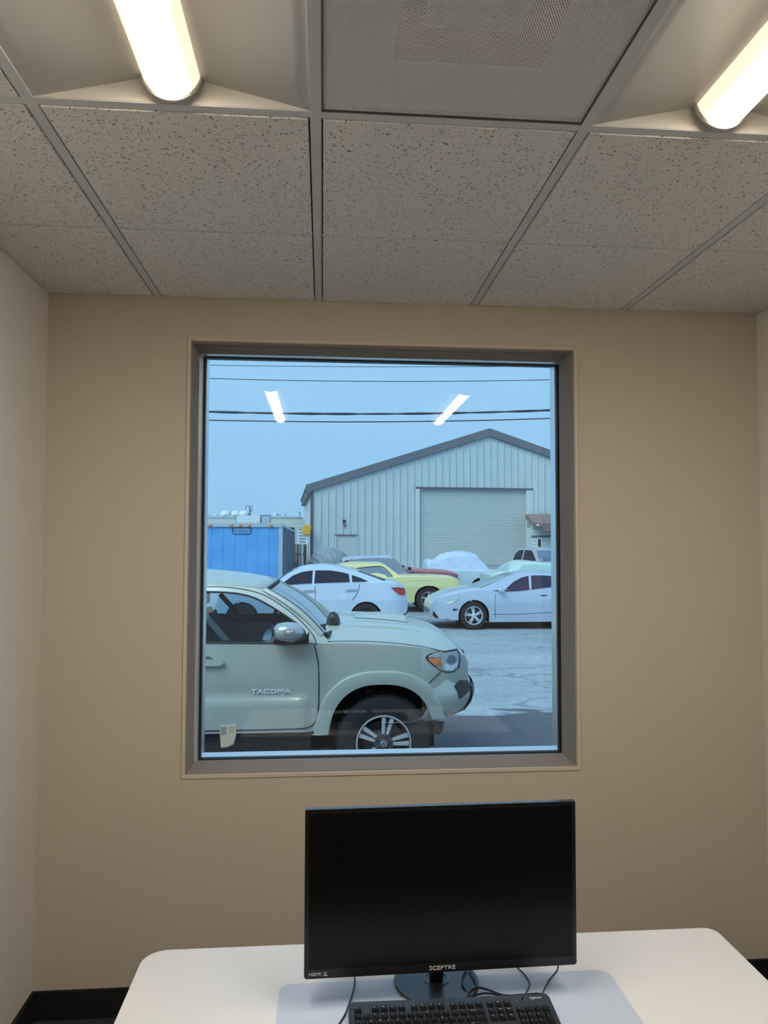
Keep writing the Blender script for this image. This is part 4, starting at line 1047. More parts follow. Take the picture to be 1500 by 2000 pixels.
cp.patch('lower_grille', [(846, 1193), (852, 1200), (857, 1207), (850, 1207), (845, 1201)], m_trim, out=.004)
cp.seam('door_seam', [(968, 1160), (967, 1185), (968, 1208)], .006); cp.seam('bumper_seam', [(851, 1180), (866, 1188), (880, 1180)], .0)
cp.seam('rocker_line', [(962, 1200), (1020, 1199), (1080, 1196), (1100, 1194)], .006)
cp.patch('door_handle', [(1056, 1162), (1068, 1162), (1068, 1164), (1056, 1164)], m_trim, out=.008)
for sg in (-1, 1):
    q = cp.side(981, 1153, -.08); c0 = Vector((q[0], sg*(cp.hw+.06), q[1]))
    MB().lathe([(0, -.10), (.05, -.085), (.075, -.03), (.07, .03), (.045, .08), (0, .09)], c0, 'Y', 14).build('door_mirror', m_slv, cp.root, smooth=True)
    MB().tube([c0-Vector((0, sg*.05, .04)), c0-Vector((-.03, sg*.16, .08))], .02, 8).build('mirror_stalk', m_slv, cp.root)

# ------------------------------------------------------------------ yellow classic car, facing right
m_yel = paint('yellow_paint', (.80, .76, .36), .34, .0)
yc = Car('yellow_classic_car', 'pale yellow classic car with dark five spoke wheel, behind the white sedan', 'car', .8, 21.4, .93)
Ry = .36
sh_px = [(575, 1134), (600, 1131), (640, 1130), (700, 1130), (740, 1130), (790, 1127), (840, 1127), (880, 1129), (896, 1132), (899, 1140)]
shy = yc.pts(sh_px); x1y, x0y = shy[-1][0], shy[0][0]; by = .27
def yc_side(x, z): t = (z-by)/.7; return 1-.06*(1-t)**2-.03*max(0, t-.75)*2+.008*math.exp(-((z-.72)/.05)**2)
xf_ = yc.side(838, 1171)[0]
yc.shell('body', m_yel, x0y, x1y, lambda x: smooth_interp(shy, x), lambda x: by, lambda x: .05*min(1, (x1y-x)/.2+.1),
         [(xf_, Ry, .42, .40, 2.2), (xf_-2.85, Ry, .42, .36, 2.2)], yc_side, nose=(.25, .06), tail=(.4, .2), nx=80)
MB().box(x0y+.3, x1y-.3, -.6, .6, .3, .6).build('underbody_frame', m_under, yc.root)
m_graywheel = mat('grey_wheel', (.50, .52, .55), .3, metal=.5)
yc.wheels(None, Ry, .225, 2.85, 'rally', .22, m_rim=m_graywheel, m_sp=m_graywheel, xz=(xf_, Ry), inset=.05)
m_hazy = mat('grey_blue_glass', (.20, .26, .33), .12)
gs, _ = house(yc, 'cabin', m_yel, [(786, 1128), (768, 1115), (748, 1102.5), (720, 1101), (690, 1101), (665, 1104), (640, 1113), (610, 1128)], m_hazy,
      [[(698, 1109), (722, 1107.5), (743, 1107), (755, 1115), (767, 1128), (750, 1130), (725, 1130)], [(640, 1127), (662, 1110), (690, 1108), (700, 1118), (705, 1130), (650, 1130)]], tumble=.4)
screen(yc, 'windscreen', (782, 1126), (752, 1105), gs, m_hazy, .88); screen(yc, 'rear_window', (618, 1126), (655, 1107), gs, m_hazy, .85)
yc.seam('window_trim', [(695, 1110), (722, 1107), (744, 1106.5), (757, 1115), (769, 1129)], .012, m=m_trim, f=gs, out=.01)
MB().box(x1y-.04, x1y+.03, -.85, .85, .36, .62).build('front_bumper', m_chrome, yc.root, bevel=.02)
MB().box(x1y-.02, x1y+.012, -.80, .80, .62, .86).build('grille', m_trim, yc.root)
for sg in (-1, 1): MB().lathe([(0, .05), (.08, .04), (.10, .0), (.10, -.04), (0, -.04)], (x1y+.005, sg*.64, .74), 'X', 20).build('headlight', m_lens, yc.root, smooth=True)
yc.seam('fender_crease', [(793, 1134), (840, 1133), (895, 1137)], .008, m=m_yel)

# ------------------------------------------------------------------ dark car with a red hood, facing right
m_dk = paint('grey_primer', (.20, .25, .30), .5, .0); m_rd = paint('dull_red', (.42, .13, .14), .35, .0)
rc = Car('red_hood_car', 'old grey car with a dull red hood, just behind the yellow car', 'car', 2, 24.2, .9)
sh_px = [(640, 1118), (700, 1118), (760, 1119), (795, 1120), (840, 1122), (880, 1124), (893, 1127), (896, 1134)]
shr = rc.pts(sh_px); x1r, x0r = shr[-1][0], shr[0][0]
xf_ = x1r-.85
rc.shell('body', m_dk, x0r, x1r, lambda x: smooth_interp(shr, x), lambda x: .28, lambda x: .07*min(1, (x1r-x)/.2+.1), [(xf_, .33, .40, .36, 2.1), (xf_-2.7, .33, .40, .36, 2.1)],
         lambda x, z: 1-.06*((z-.9)/.65)**2 if z < .9 else 1, nose=(.3, .1), tail=(.4, .2), nx=60)
MB().box(x0r+.3, x1r-.3, -.6, .6, .3, .6).build('underbody_frame', m_under, rc.root)
rc.wheels(None, .33, .20, 2.7, 'rally', .2, m_rim=m_graywheel, m_sp=m_graywheel, xz=(xf_, .33), inset=.06)
gs, _ = house(rc, 'cabin', m_dk, [(799, 1120), (784, 1105), (770, 1092), (740, 1090), (705, 1091), (680, 1096), (660, 1108), (645, 1118)], m_hazy,
      [[(720, 1096), (764, 1096), (776, 1108), (786, 1120), (722, 1119)]], tumble=.35)
screen(rc, 'windscreen', (797, 1119), (773, 1095), gs, m_hazy, .9)
xh0 = rc.side(797, 1118)[0]
rows = []
for i in range(15):
    t = i/14; x = xh0+(x1r-.03-xh0)*t; zs = smooth_interp(shr, x); row = []
    for j in range(15):
        v = -1+2*j/14; row.append((x, v*.86, zs+.035+.075*(1-abs(v)**4)*(1-.7*max(0, t-.8)/.2)))
    rows.append(row)
MB().grid(rows).build('hood', m_rd, rc.root, smooth=True, solid=.13)
for sg in (-1, 1):
    MB().lathe([(0, .05), (.08, .04), (.095, .0), (.095, -.06), (0, -.06)], (x1r+.01, sg*.66, .78), 'X', 20).build('headlight', m_lens, rc.root, smooth=True)
    MB().lathe([(.095, .05), (.125, .03), (.125, -.03), (.095, -.03)], (x1r+.01, sg*.66, .78), 'X', 20).build('headlight_ring', m_chrome, rc.root, smooth=True)
    MB().box(xh0-.02, xh0+.10, min(sg*.95, sg*1.05), max(sg*.95, sg*1.05), 1.06, 1.17).build('door_mirror', m_trim, rc.root, bevel=.02)
MB().box(x1r-.02, x1r+.05, -.86, .86, .42, .58).build('front_bumper', m_chrome, rc.root, bevel=.02)

# crumpled sheet on the roofs of those two cars, and covers
def cover(name, label, cat, rows, m, thick=.006, amp=.03, seed=1, loc=None, sc=3.0, group=None):
    """cloth laid over a form: rows of world points roughened with folds"""
    from mathutils import noise as N
    R_ = []
    for r in rows:
        rr = []
        for p in r:
            p = Vector(p); q = N.fractal(p*sc+Vector((seed, 0, 0)), .8, 2.2, 4)
            s2 = 1-abs(N.noise(Vector((p.x*sc*1.1+p.z*sc, p.y*sc*.5, seed))))
            rr.append(p+Vector((0, 0, amp*(q*.5+s2*.7-.4))))
        R_.append(rr)
    l = Vector(loc); o = MB().grid([[p-l for p in r] for r in R_]).build(name, m, smooth=True, auto=60, solid=thick); o.location = l
    return tag(o, label, cat, group)
m_tarp = mat('grey_tarp', (.25, .30, .33), .5, bump=.6, bscale=9); m_cov = mat('silver_cover', (.54, .64, .78), .38, bump=.8, bscale=5)
def add_folds(m, scale, dist, distort=6):
    n = m.node_tree; b = n.nodes['Principled BSDF']; t = n.nodes.new('ShaderNodeTexCoord'); wv = n.nodes.new('ShaderNodeTexWave')
    mp = n.nodes.new('ShaderNodeMapping'); mp.inputs['Rotation'].default_value = (0, math.radians(40), 0)
    wv.inputs['Scale'].default_value = scale; wv.inputs['Distortion'].default_value = distort; wv.inputs['Detail'].default_value = 3; wv.inputs['Detail Scale'].default_value = .7
    bp = n.nodes.new('ShaderNodeBump'); bp.inputs['Strength'].default_value = 1; bp.inputs['Distance'].default_value = dist
    n.links.new(t.outputs['Object'], mp.inputs[0]); n.links.new(mp.outputs[0], wv.inputs['Vector']); n.links.new(wv.outputs['Color'], bp.inputs['Height']); n.links.new(bp.outputs[0], b.inputs['Normal'])
add_folds(m_cov, .75, .028, 9); add_folds(m_tarp, 1.1, .022, 14)
m_foil = mat('clear_sheet', (.42, .50, .60), .3, bump=.8, bscale=12)
# folded sheet on the red hood car's roof
rows = []
ya, yb = rc.M @ Vector((0, -.62, 0)), rc.M @ Vector((0, .62, 0))
pA = onY(668, 1094, 24.7); pB = onY(768, 1089, 24.7)
for i in range(34):
    t = i/33; x = pA.x+(pB.x-pA.x)*t; row = []
    for j in range(24):
        v = -1+2*j/23; z = pA.z+(pB.z-pA.z)*t**.5+.06-.10*abs(v)**6-.05*(2*t-1)**8
        row.append((x, 25.1+v*.62, z))
    rows.append(row)
cover('car_cover_sheet', 'crumpled grey blue sheet on the roof of the red hood car', 'sheet', rows, m_foil, amp=.07, seed=4, loc=(pA.x, 25.1, pA.z), sc=7)

# ------------------------------------------------------------------ covered pale car by the roll-up door, facing left
m_pb = paint('pale_blue_paint', (.62, .72, .76), .35, .0)
cc = Car('covered_convertible', 'pale blue classic car under a silver cabin cover, in front of the roller door', 'car', 6, 26.3, .88, 'left')
sh_px = [(835, 1118), (860, 1116), (900, 1115), (940, 1115), (985, 1117), (1006, 1120), (1010, 1130)]
shv = cc.pts(sh_px); x0v, x1v = shv[0][0], shv[-1][0]
xr_ = cc.side(941, 1149)[0]; xf_ = xr_+2.35; x1v = xf_+.70; shv = shv+[(x1v-.1, shv[-1][1]-.03), (x1v, shv[-1][1]-.16)]
cc.shell('body', m_pb, x0v, x1v, lambda x: smooth_interp(shv, x), lambda x: .24, lambda x: .06*min(1, (x-x0v)/.3+.1, (x1v-x)/.3+.1), [(xf_, .33, .39, .38, 2.1), (xr_, .33, .39, .36, 2.1)],
         lambda x, z: 1-.10*((.9-z)/.65)**2 if z < .9 else 1, nose=(.5, .2), tail=(.5, .25), nx=70)
MB().box(x0v+.3, x1v-.3, -.6, .6, .3, .6).build('underbody_frame', m_under, cc.root)
cc.wheels(None, .33, .20, -2.35, 'rally', .2, m_rim=m_graywheel, m_sp=m_graywheel, xz=(xr_, .33), inset=.10)
prof = [(834, 1118), (833, 1104), (838, 1097), (850, 1098), (860, 1092), (872, 1085), (895, 1083.5), (915, 1084), (928, 1088), (938, 1098), (950, 1110), (958, 1117)]
Q = spline([onY(x, y, 26.75) for x, y in prof], 5)
rows = []
for p in Q:
    k = max(0, (p.z-Q[0].z)); hwid = .84-.30*k
    row = []
    for j in range(41):
        v = -1+2*j/40
        row.append((p.x, 27.18+hwid*v*(1 if abs(v) < .9 else 1), p.z+.10*min(1, k*2)*(1-v*v)-(.0 if abs(v) < .98 else min(k, .05))))
    # skirts down the sides
    lo = Vector((p.x, 27.18-.86, Q[0].z-.02)); sk = [tuple(Vector(row[0]).lerp(lo, t)) for t in (1, .85, .7, .55, .4, .25, .12)]
    hi = Vector((p.x, 27.18+.86, Q[0].z-.02)); sk2 = [tuple(Vector(row[-1]).lerp(hi, t)) for t in (.12, .25, .4, .55, .7, .85, 1)]
    rows.append(sk+row+sk2)
cover('car_cover', 'silver fabric cover over the cabin of the pale blue car at the roller door', 'car cover', rows, m_cov, amp=.075, seed=2, loc=(Q[0].x, 27.18, Q[0].z), sc=3.2)

# pale car with a green screen, behind the coupe
m_pg = paint('pale_green_paint', (.62, .78, .74), .3, .0)
pg = Car('pale_green_car', 'pale green car whose roof and screen rise just behind the silver coupe', 'car', 8, 20.4, .86, 'left')
sh_px = [(960, 1124), (985, 1119), (1010, 1118), (1060, 1118), (1110, 1119), (1170, 1120), (1230, 1124), (1240, 1140)]
shg = pg.pts(sh_px); x0g, x1g = shg[0][0], shg[-1][0]
xf_ = x1g-.85
pg.shell('body', m_pg, x0g, x1g, lambda x: smooth_interp(shg, x), lambda x: .26, lambda x: .05*min(1, (x-x0g)/.3+.1, (x1g-x)/.3+.1), [(xf_, .33, .39, .36, 2.1), (xf_-2.5, .33, .39, .36, 2.1)],
         lambda x, z: 1-.08*((.9-z)/.65)**2 if z < .9 else 1, nose=(.5, .2), tail=(.5, .25), nx=60)
MB().box(x0g+.3, x1g-.3, -.6, .6, .3, .6).build('underbody_frame', m_under, pg.root)
pg.wheels(None, .33, .2, 2.5, 'rally', .2, xz=(xf_, .33), inset=.08)
m_gg = mat('pale_green_glass', (.40, .58, .56), .1)
gs, _ = house(pg, 'cabin', m_pg, [(990, 1119), (1002, 1108), (1016, 1099), (1035, 1098), (1070, 1101), (1110, 1101), (1150, 1106), (1185, 1119)], m_gg,
      [[(1012, 1115), (1020, 1103), (1045, 1102), (1075, 1104), (1076, 1115)], [(1082, 1115), (1082, 1104), (1120, 1104), (1150, 1109), (1160, 1115)]], tumble=.4, inset=.07)
screen(pg, 'windscreen', (993, 1117), (1014, 1100), gs, m_gg, .9)

# ------------------------------------------------------------------ grey pickup facing the camera, right
m_gy = paint('grey_blue_paint', (.42, .46, .52), .4, .2)
px0 = onY(1033, 1105, 27.6)
gp = Car('grey_pickup', 'grey pickup truck facing the camera, right of the roller door', 'truck', 0, 0, .90, loc=(px0.x+.62, 28.0, gz(28.0)), rz=math.radians(-68))
def prof_box(name, pts, hw0, hw1, m, z0, z1, bev=.03):
    """side outline (x, z) extruded across, narrowing from hw0 at z0 to hw1 at z1"""
    def H_(z): t = max(0, min(1, (z-z0)/(z1-z0))); return hw0+(hw1-hw0)*t
    n = len(pts); vs = [(x, -H_(z), z) for x, z in pts]+[(x, H_(z), z) for x, z in pts]
    return MB().add(vs, [tuple(range(n))[::-1], tuple(range(n, 2*n))]+[(i, (i+1) % n, n+(i+1) % n, n+i) for i in range(n)]).build(name, m, gp.root, bevel=bev, smooth=True)
prof_box('body', [(-2.55, .45), (-2.6, 1.02), (-.95, 1.02), (-.93, 1.05), (1.0, 1.06), (1.15, 1.02), (2.25, .93), (2.35, .80), (2.38, .40), (2.0, .38), (1.98, .62), (1.75, .78), (1.45, .78), (1.22, .62), (1.2, .38), (-1.2, .38), (-1.22, .62), (-1.45, .78), (-1.75, .78), (-1.98, .62), (-2.0, .45)], .88, .86, m_gy, .4, 1.05)
prof_box('cab', [(-.90, 1.03), (-.80, 1.50), (-.62, 1.71), (-.2, 1.75), (.30, 1.72), (.42, 1.66), (1.02, 1.04)], .86, .66, m_gy, 1.03, 1.75, .03)
def gpy(z): return .86-(z-1.03)*.278
for sg in (-1, 1):
    for pl_ in ([(-.78, 1.10), (-.70, 1.50), (-.52, 1.64), (-.22, 1.66), (-.25, 1.10)], [(-.16, 1.10), (-.13, 1.66), (.26, 1.64), (.42, 1.52), (.78, 1.12)]):
        MB().prism([(x, sg*(gpy(z)+.012), z) for x, z in pl_], (0, -sg*.02, 0)).build('side_window', m_glass_dark, gp.root)
    MB().box(.70, .82, min(sg*.88, sg*1.06), max(sg*.88, sg*1.06), 1.08, 1.26).build('door_mirror', m_chrome, gp.root, bevel=.02)
    MB().box(2.33, 2.385, min(sg*.52, sg*.82), max(sg*.52, sg*.82), .70, .86).build('headlight', m_lens, gp.root, bevel=.01)
    for xw in (1.6, -1.6): wheel(gp.root, (xw, sg*.86, .36), .36, .21, .2, sg, 'double', m_alloy, m_alloy, False)
a_, b_ = Vector((1.00, 0, 1.10)), Vector((.46, 0, 1.63)); rows = []
for t in (0, .5, 1):
    q = a_.lerp(b_, t); rows.append([(q.x+.025+.03*(1-v*v), v*(gpy(q.z)-.07), q.z+.02) for v in [-1+2*j/10 for j in range(11)]])
MB().grid(rows).build('windscreen', mat('cab_glass', (.13, .18, .24), .1), gp.root, smooth=True, solid=.01)
MB().box(2.375, 2.395, -.48, .48, .62, .84).build('grille', m_trim, gp.root); MB().box(2.36, 2.46, -.86, .86, .42, .58).build('front_bumper', m_chrome, gp.root, bevel=.02)
MB().box(-2.5, -1.0, -.74, .74, 1.021, 1.024).build('bed_floor', m_trim, gp.root)
for sg in (-1, 1): MB().box(-2.58, -.98, min(sg*.80, sg*.86), max(sg*.80, sg*.86), 1.015, 1.07).build('bed_rail', m_gy, gp.root)

# grey tarped heap at the building's left corner
rows = []
c0 = onY(643, 1106, 28.0); gy0 = gz(28)
htop = onY(643, 1072, 28.0).z-gy0; rx_ = onY(688, 1100, 28).x-c0.x
for i in range(25):
    th = (math.pi/2)*i/24; row = []
    for j in range(65):
        a = 2*math.pi*j/64
        r_ = math.cos(th)**.8; row.append((c0.x+rx_*1.15*r_*math.cos(a), 28.6+.95*r_*math.sin(a), gy0+htop*math.sin(th)**.9+.02))
    rows.append(row)
heap = cover('tarped_motorcycle', 'rounded heap under a grey tarp beside the small steel door', 'tarped heap', rows, m_tarp, amp=.09, seed=9, loc=(c0.x, 28.6, gy0), sc=2.5)
hp = onY(648, 1098, 27.4)

# ================================================================== METAL BUILDING
BA = math.radians(3.0); BL = onY(608, 1000, 32.6); BL = Vector((BL.x, BL.y, gz(32.6)))
bu = Vector((math.cos(BA), math.sin(BA), 0)); bn = Vector((math.sin(BA), -math.cos(BA), 0))
def bpt(px, py):
    p = onP(px, py, BL, bn)-BL; return p.dot(bu), p.z
bld = empty('metal_building', BL, 'large pale ribbed metal building with a grey roof edge and roller door', 'building', rz=BA)
m_side = mat('metal_siding', (.60, .67, .66), .5, metal=.1, noise=.06, nscale=1.5); m_fascia = mat('grey_fascia', (.16, .17, .19), .5); m_doorc = mat('curtain_beige', (.50, .55, .52), .5)
m_corner = mat('brown_trim', (.12, .11, .125), .5); m_trimlight = mat('pale_trim', (.62, .68, .64), .5); m_mandoor = mat('steel_door', (.52, .55, .53), .5)
ue, ze = bpt(608, 950); up, zp = bpt(955, 843); slope = (zp-ze)/(up-ue)
WB = 2*up
def roofz_(u): return zp-abs(u-up)*slope
du0, dz1 = bpt(817, 955); du1, _ = bpt(1030, 957)
mu0, mz1 = bpt(657, 1046); mu1, _ = bpt(698, 1046)
PW = .318; i = 0; u = .06
while u < WB-.06:
    u1 = min(u+PW, WB-.06)
    segs = [(-.35, None)]
    # vertical extents free of openings
    mid = (u+u1)/2; zb0 = -.3
    if du0-.05 < mid < du1+.05: zb0 = dz1+.02
    elif mu0-.05 < mid < mu1+.05: zb0 = mz1+.03
    ra, rb = u, u+.05
    prof_ = [(u, 0), (u+.014, -.06), (u+.040, -.06), (u+.052, 0), (u+.15, 0), (u+.156, -.008), (u+.168, -.008), (u+.174, 0), (u+.225, 0), (u+.231, -.008), (u+.243, -.008), (u+.249, 0), (u1, 0)]
    prof_ = [(min(a, u1), b) for a, b in prof_]
    MB().grid([[(a, b, zb0) for a, b in prof_], [(a, b, roofz_(a)-.02) for a, b in prof_]]).build('siding_panel', m_side, bld)
    u = u1
# core volume behind the sheets (with door recesses left open)
D = 10.0
def core(u0, u1, z0, y0=.02, y1=.20):
    us = [u0]+([up] if u0 < up < u1 else [])+[u1]
    P = [(u0, y0, z0)]+[(u1, y0, z0)]+[(a, y0, roofz_(a)-.03) for a in reversed(us)]
    MB().prism(P, (0, y1-y0, 0)).build('wall_core', m_side, bld)
core(.06, mu0, -.3); core(mu0, mu1, mz1); core(mu1, du0, -.3); core(du0, du1, dz1); core(du1, WB-.06, -.3)
MB().box(0, .12, .21, D, -.3, ze-.05).box(WB-.12, WB, .21, D, -.3, ze-.05).build('side_wall', m_side, bld)
for sgn in (0, 1):
    a, b = (-.25, up) if sgn == 0 else (up, WB+.25)
    za, zb_ = roofz_(a), roofz_(b)
    MB().prism([(a, -.12, za), (b, -.12, zb_), (b, -.12, zb_+.10), (a, -.12, za+.10)], (0, D+.2, 0)).build('roof_sheet', m_fascia, bld)
    MB().prism([(a, -.13, za-.22), (b, -.13, zb_-.22), (b, -.13, zb_+.14), (a, -.13, za+.14)], (0, .09, 0)).build('rake_trim', m_fascia, bld, bevel=.01)
MB().box(-.04, .09, -.07, .04, -.3, ze-.02).build('corner_trim', m_corner, bld); MB().box(WB-.09, WB+.04, -.07, .04, -.3, ze-.02).build('corner_trim', m_corner, bld)
MB().box(-.20, -.02, -.12, D, ze-.35, ze-.05).build('gutter', m_corner, bld)
# roller door: slats in one corrugated curtain, jambs, hood
rows = []; z = -.25; k = 0
while z < dz1-.02:
    for dz, y in ((0, .10), (.02, .085), (.065, .085), (.085, .10)): rows.append([(du0+.05, y, z+dz), (du1-.05, y, z+dz)])
    z += .086
cur = MB().grid(rows).build('door_curtain', m_doorc, bld); cur['kind'] = 'stuff'
MB().box(du0-.12, du0+.06, -.05, .06, -.3, dz1+.02).build('door_jamb', m_trimlight, bld, bevel=.01)
MB().box(du1-.06, du1+.26, -.05, .06, -.3, dz1+.02).build('door_jamb', m_trimlight, bld, bevel=.01)
MB().box(du0-.12, du1+.26, -.07, .06, dz1+.021, dz1+.09).build('door_head', m_corner, bld)
MB().box(mu0-.05, mu1+.05, -.045, .02, mz1+.001, mz1+.05).build('steel_door_head', m_corner, bld)
for a in (mu0-.05, mu1): MB().box(a, a+.05, -.045, .02, -.3, mz1).build('steel_door_jamb', m_trimlight, bld)
dr = MB().box(mu0+.001, mu1-.001, .0, .04, -.25, mz1-.005).build('steel_door', m_mandoor, bld, bevel=.004)
for zz in (.95, 1.15): MB().lathe([(0, -.05), (.03, -.045), (.035, 0), (0, 0)], (mu1-.09, 0, zz), 'Y', 12).build('door_knob', m_trim, dr)
su, sz = bpt(672, 1018); MB().box(su-.06, su+.06, -.12, -.033, sz-.06, sz+.06).build('wall_lamp', m_trim, bld, bevel=.01); su, sz = bpt(673, 1026); MB().box(su-.05, su+.05, -.10, -.033, sz-.04, sz+.04).build('junction_box', m_corner, bld)

# ================================================================== LEAN-TO HOUSE AT THE RIGHT
q = onY(1037, 1060, 31.9)
hs = empty('side_building', (q.x, 31.9, gz(31.9)), 'small pale sided building with a brown eave at the far right edge of the view', 'building')
def hp_(px, py): p = onY(px, py, 31.9); return p.x-q.x, p.z-gz(31.9)
m_pale = mat('pale_siding', (.60, .66, .64), .6)
_, z1h = hp_(1038, 1030); _, zl = hp_(1050, 1047); 
z = -.1
while z < z1h: MB().box(.02, 4.2, -.0, .03, z, z+.17).add([(.02, -.018, z), (4.2, -.018, z), (4.2, 0, z+.17), (.02, 0, z+.17), (.02, 0, z), (4.2, 0, z)], [(0, 1, 2, 3), (0, 4, 5, 1)]).build('siding_board', m_pale, hs); z += .172
MB().box(.02, 4.2, .035, .8, -.1, z1h-.02).build('wall_core', m_pale, hs)
MB().box(.0, 4.3, -.04, -.02, zl-.05, zl+.03).build('belt_trim', mat('grey_line', (.14, .16, .17), .6), hs)
u0_, zt_ = hp_(1038, 1018); ub, zb1 = hp_(1038, 1032)
m_brown = mat('brown_roof', (.24, .17, .16), .6)
MB().prism([(0, -.55, zb1+.05), (0, -.55, zb1+.22), (0, .9, zt_+.35), (0, .9, zt_+.15)], (4.4, 0, 0)).build('roof', m_brown, hs)
a1, c1 = hp_(1052, 1030); a2, c2 = hp_(1078, 1040); MB().box(a1, 4.4, -.75, -.56, c2, c1+.10).build('gutter', m_brown, hs, bevel=.03)
MB().box(-.02, .12, -.60, -.50, zb1-.05, zb1+.22).build('beam_end', m_corner, hs); a3, c3 = hp_(1042, 1024); MB().lathe([(0, -.03), (.05, -.03), (.05, .02), (0, .02)], (a3, -.62, c3-.05), 'Y', 12).build('beam_lamp', m_print, hs)
for pa, pb2 in (((1050, 1053), (1056, 1068)), ((1076, 1052), (1084, 1063))):
    x0_, z0_ = hp_(*pa); x1_, z1_ = hp_(*pb2)
    wn = MB().box(x0_-.05, x1_+.05, -.045, .0, z1_-.05, z0_+.05).build('window', m_print, hs); MB().box(x0_, x1_, -.05, -.04, z1_, z0_).build('pane', m_glass_dark, wn)

# ================================================================== BLUE TRAILER
TY = 21.0; e0 = onY(549, 1023.5, TY); TX1 = e0.x; TX0 = TX1-2.55; ztop = e0.z; gt = gz(TY)
tr = empty('blue_trailer', ((TX0+TX1)/2, TY, gt), 'faded blue box trailer with orange marker lamps, left of the metal building', 'trailer'); o_ = tr.location
m_blue = mat('faded_blue', (.13, .42, .80), .5, noise=.16, nscale=1.6, var=(.10, .34, .70)); m_blueside = mat('grey_blue_side', (.28, .36, .48), .6, noise=.45, nscale=2.5); m_galv = mat('galvanised', (.46, .54, .60), .45, metal=.2)  # side blue is greyer than the front, with random mottling
h = ztop-gt; hwT = 1.275; TLn = 9.5
MB().box(-hwT, hwT, .0495, TLn, .25, h-.03).build('box_core', m_blueside, tr)
for k in range(8):
    a = -hwT+k*2*hwT/8; MB().box(a+.0015, a+2*hwT/8-.0015, .0, .049, .25, h-.10).build('front_panel', m_blue, tr, bevel=.004)
for k in range(19):
    a = .06+k*(TLn-.1)/19; MB().box(hwT+.001, hwT+.02, a+.01, a+(TLn-.1)/19-.06, .25, h-.08).add([], []).box(hwT+.001, hwT+.045, a+(TLn-.1)/19-.055, a+(TLn-.1)/19-.005, .25, h-.08).build('side_panel', m_blueside, tr)
MB().box(hwT-.06, hwT+.05, -.03, .06, .22, h-.06).build('corner_post', m_galv, tr, bevel=.01); MB().box(-hwT-.05, -hwT+.06, -.03, .06, .22, h-.06).build('corner_post', m_galv, tr, bevel=.01)
MB().box(-hwT-.05, hwT+.05, -.04, .08, h-.095, h).build('top_rail', m_galv, tr, bevel=.01); MB().box(hwT-.04, hwT+.05, .081, TLn, h-.07, h).build('side_rail', m_galv, tr)
MB().box(-hwT-.02, hwT+.02, -.0, TLn, h+.001, h+.02).build('roof', m_galv, tr)
m_marker = mat('marker_orange', (.75, .30, .10), .3, coat=.5)
for px in (411, 452, 470, 487, 529):
    p = onY(px, 1026, TY); MB().lathe([(0, -.05), (.03, -.045), (.05, -.02), (.055, 0), (0, 0)], (p.x-o_.x, -.041, h-.045), 'Y', 14).build('marker_lamp', m_marker, tr, smooth=True)
a, b = onY(454, 1031, TY), onY(490, 1043, TY)
P = [(x, -.012, z) for x, z in rrect(a.x-o_.x, b.x-o_.x, b.z-gt, a.z-gt, .05)]
sgn_ = MB().prism(P, (0, .011, 0)).build('name_plate', mat('plate_blue', (.16, .40, .68), .4), tr); sgn_['label'] = 'small outlined name plate'
MB().tube([(x, -.014, z) for x, y, z in P], .009, 6, closed=True).build('plate_outline', m_seam, sgn_)
text_obj('plate_lettering', 'FRUEHAUF', .115, mat('plate_ink', (.03, .08, .16), .6), sgn_, ((a.x+b.x)/2-o_.x, -.014, (a.z+b.z)/2-gt-.04), (1, 0, 0), (0, 0, 1), align='CENTER', xs=.85)
for ys_ in (1.2, 7.6, 8.7):
    for sg in (-1, 1): MB().lathe([(0, -.1), (.28, -.1), (.45, -.08), (.46, 0), (.45, .1), (0, .1)], (sg*1.0, ys_, .46), 'X', 20).build('wheel', m_rubber, tr, smooth=True)

# fence between trailer and building
q0 = onY(582, 1062, 31.0); q1 = onY(606, 1062, 32.3); fx0, fx1 = TX1+.06, q1.x-.25
FYY = 31.6; m_wood = mat('weathered_wood', (.16, .15, .16), .8, noise=.4, nscale=3)
ft = onY(595, 1062, FYY).z; fg = gz(FYY)
fn = empty('wooden_fence', ((fx0+fx1)/2, FYY, fg), 'dark weathered board fence between the blue trailer and metal building', 'fence')
x = fx0-4.5
while x < BL.x-.3: MB().box(x-fn.location.x, x+.135-fn.location.x, 0, .02, -.0, ft-fg-.03*random.random()).build('board', m_wood, fn); x += .15
MB().box(fx0-4.5-fn.location.x, BL.x-.3-fn.location.x, .021, .06, .4, .5).box(fx0-4.5-fn.location.x, BL.x-.3-fn.location.x, .021, .06, 1.3, 1.4).build('rail', m_wood, fn)
for px in (590, 602):
    p = onY(px, 1070, FYY-.12); MB().box(p.x-.035-fn.location.x, p.x+.035-fn.location.x, -.12, -.05, 0, ft-fg+.03).build('post', m_galv, fn)

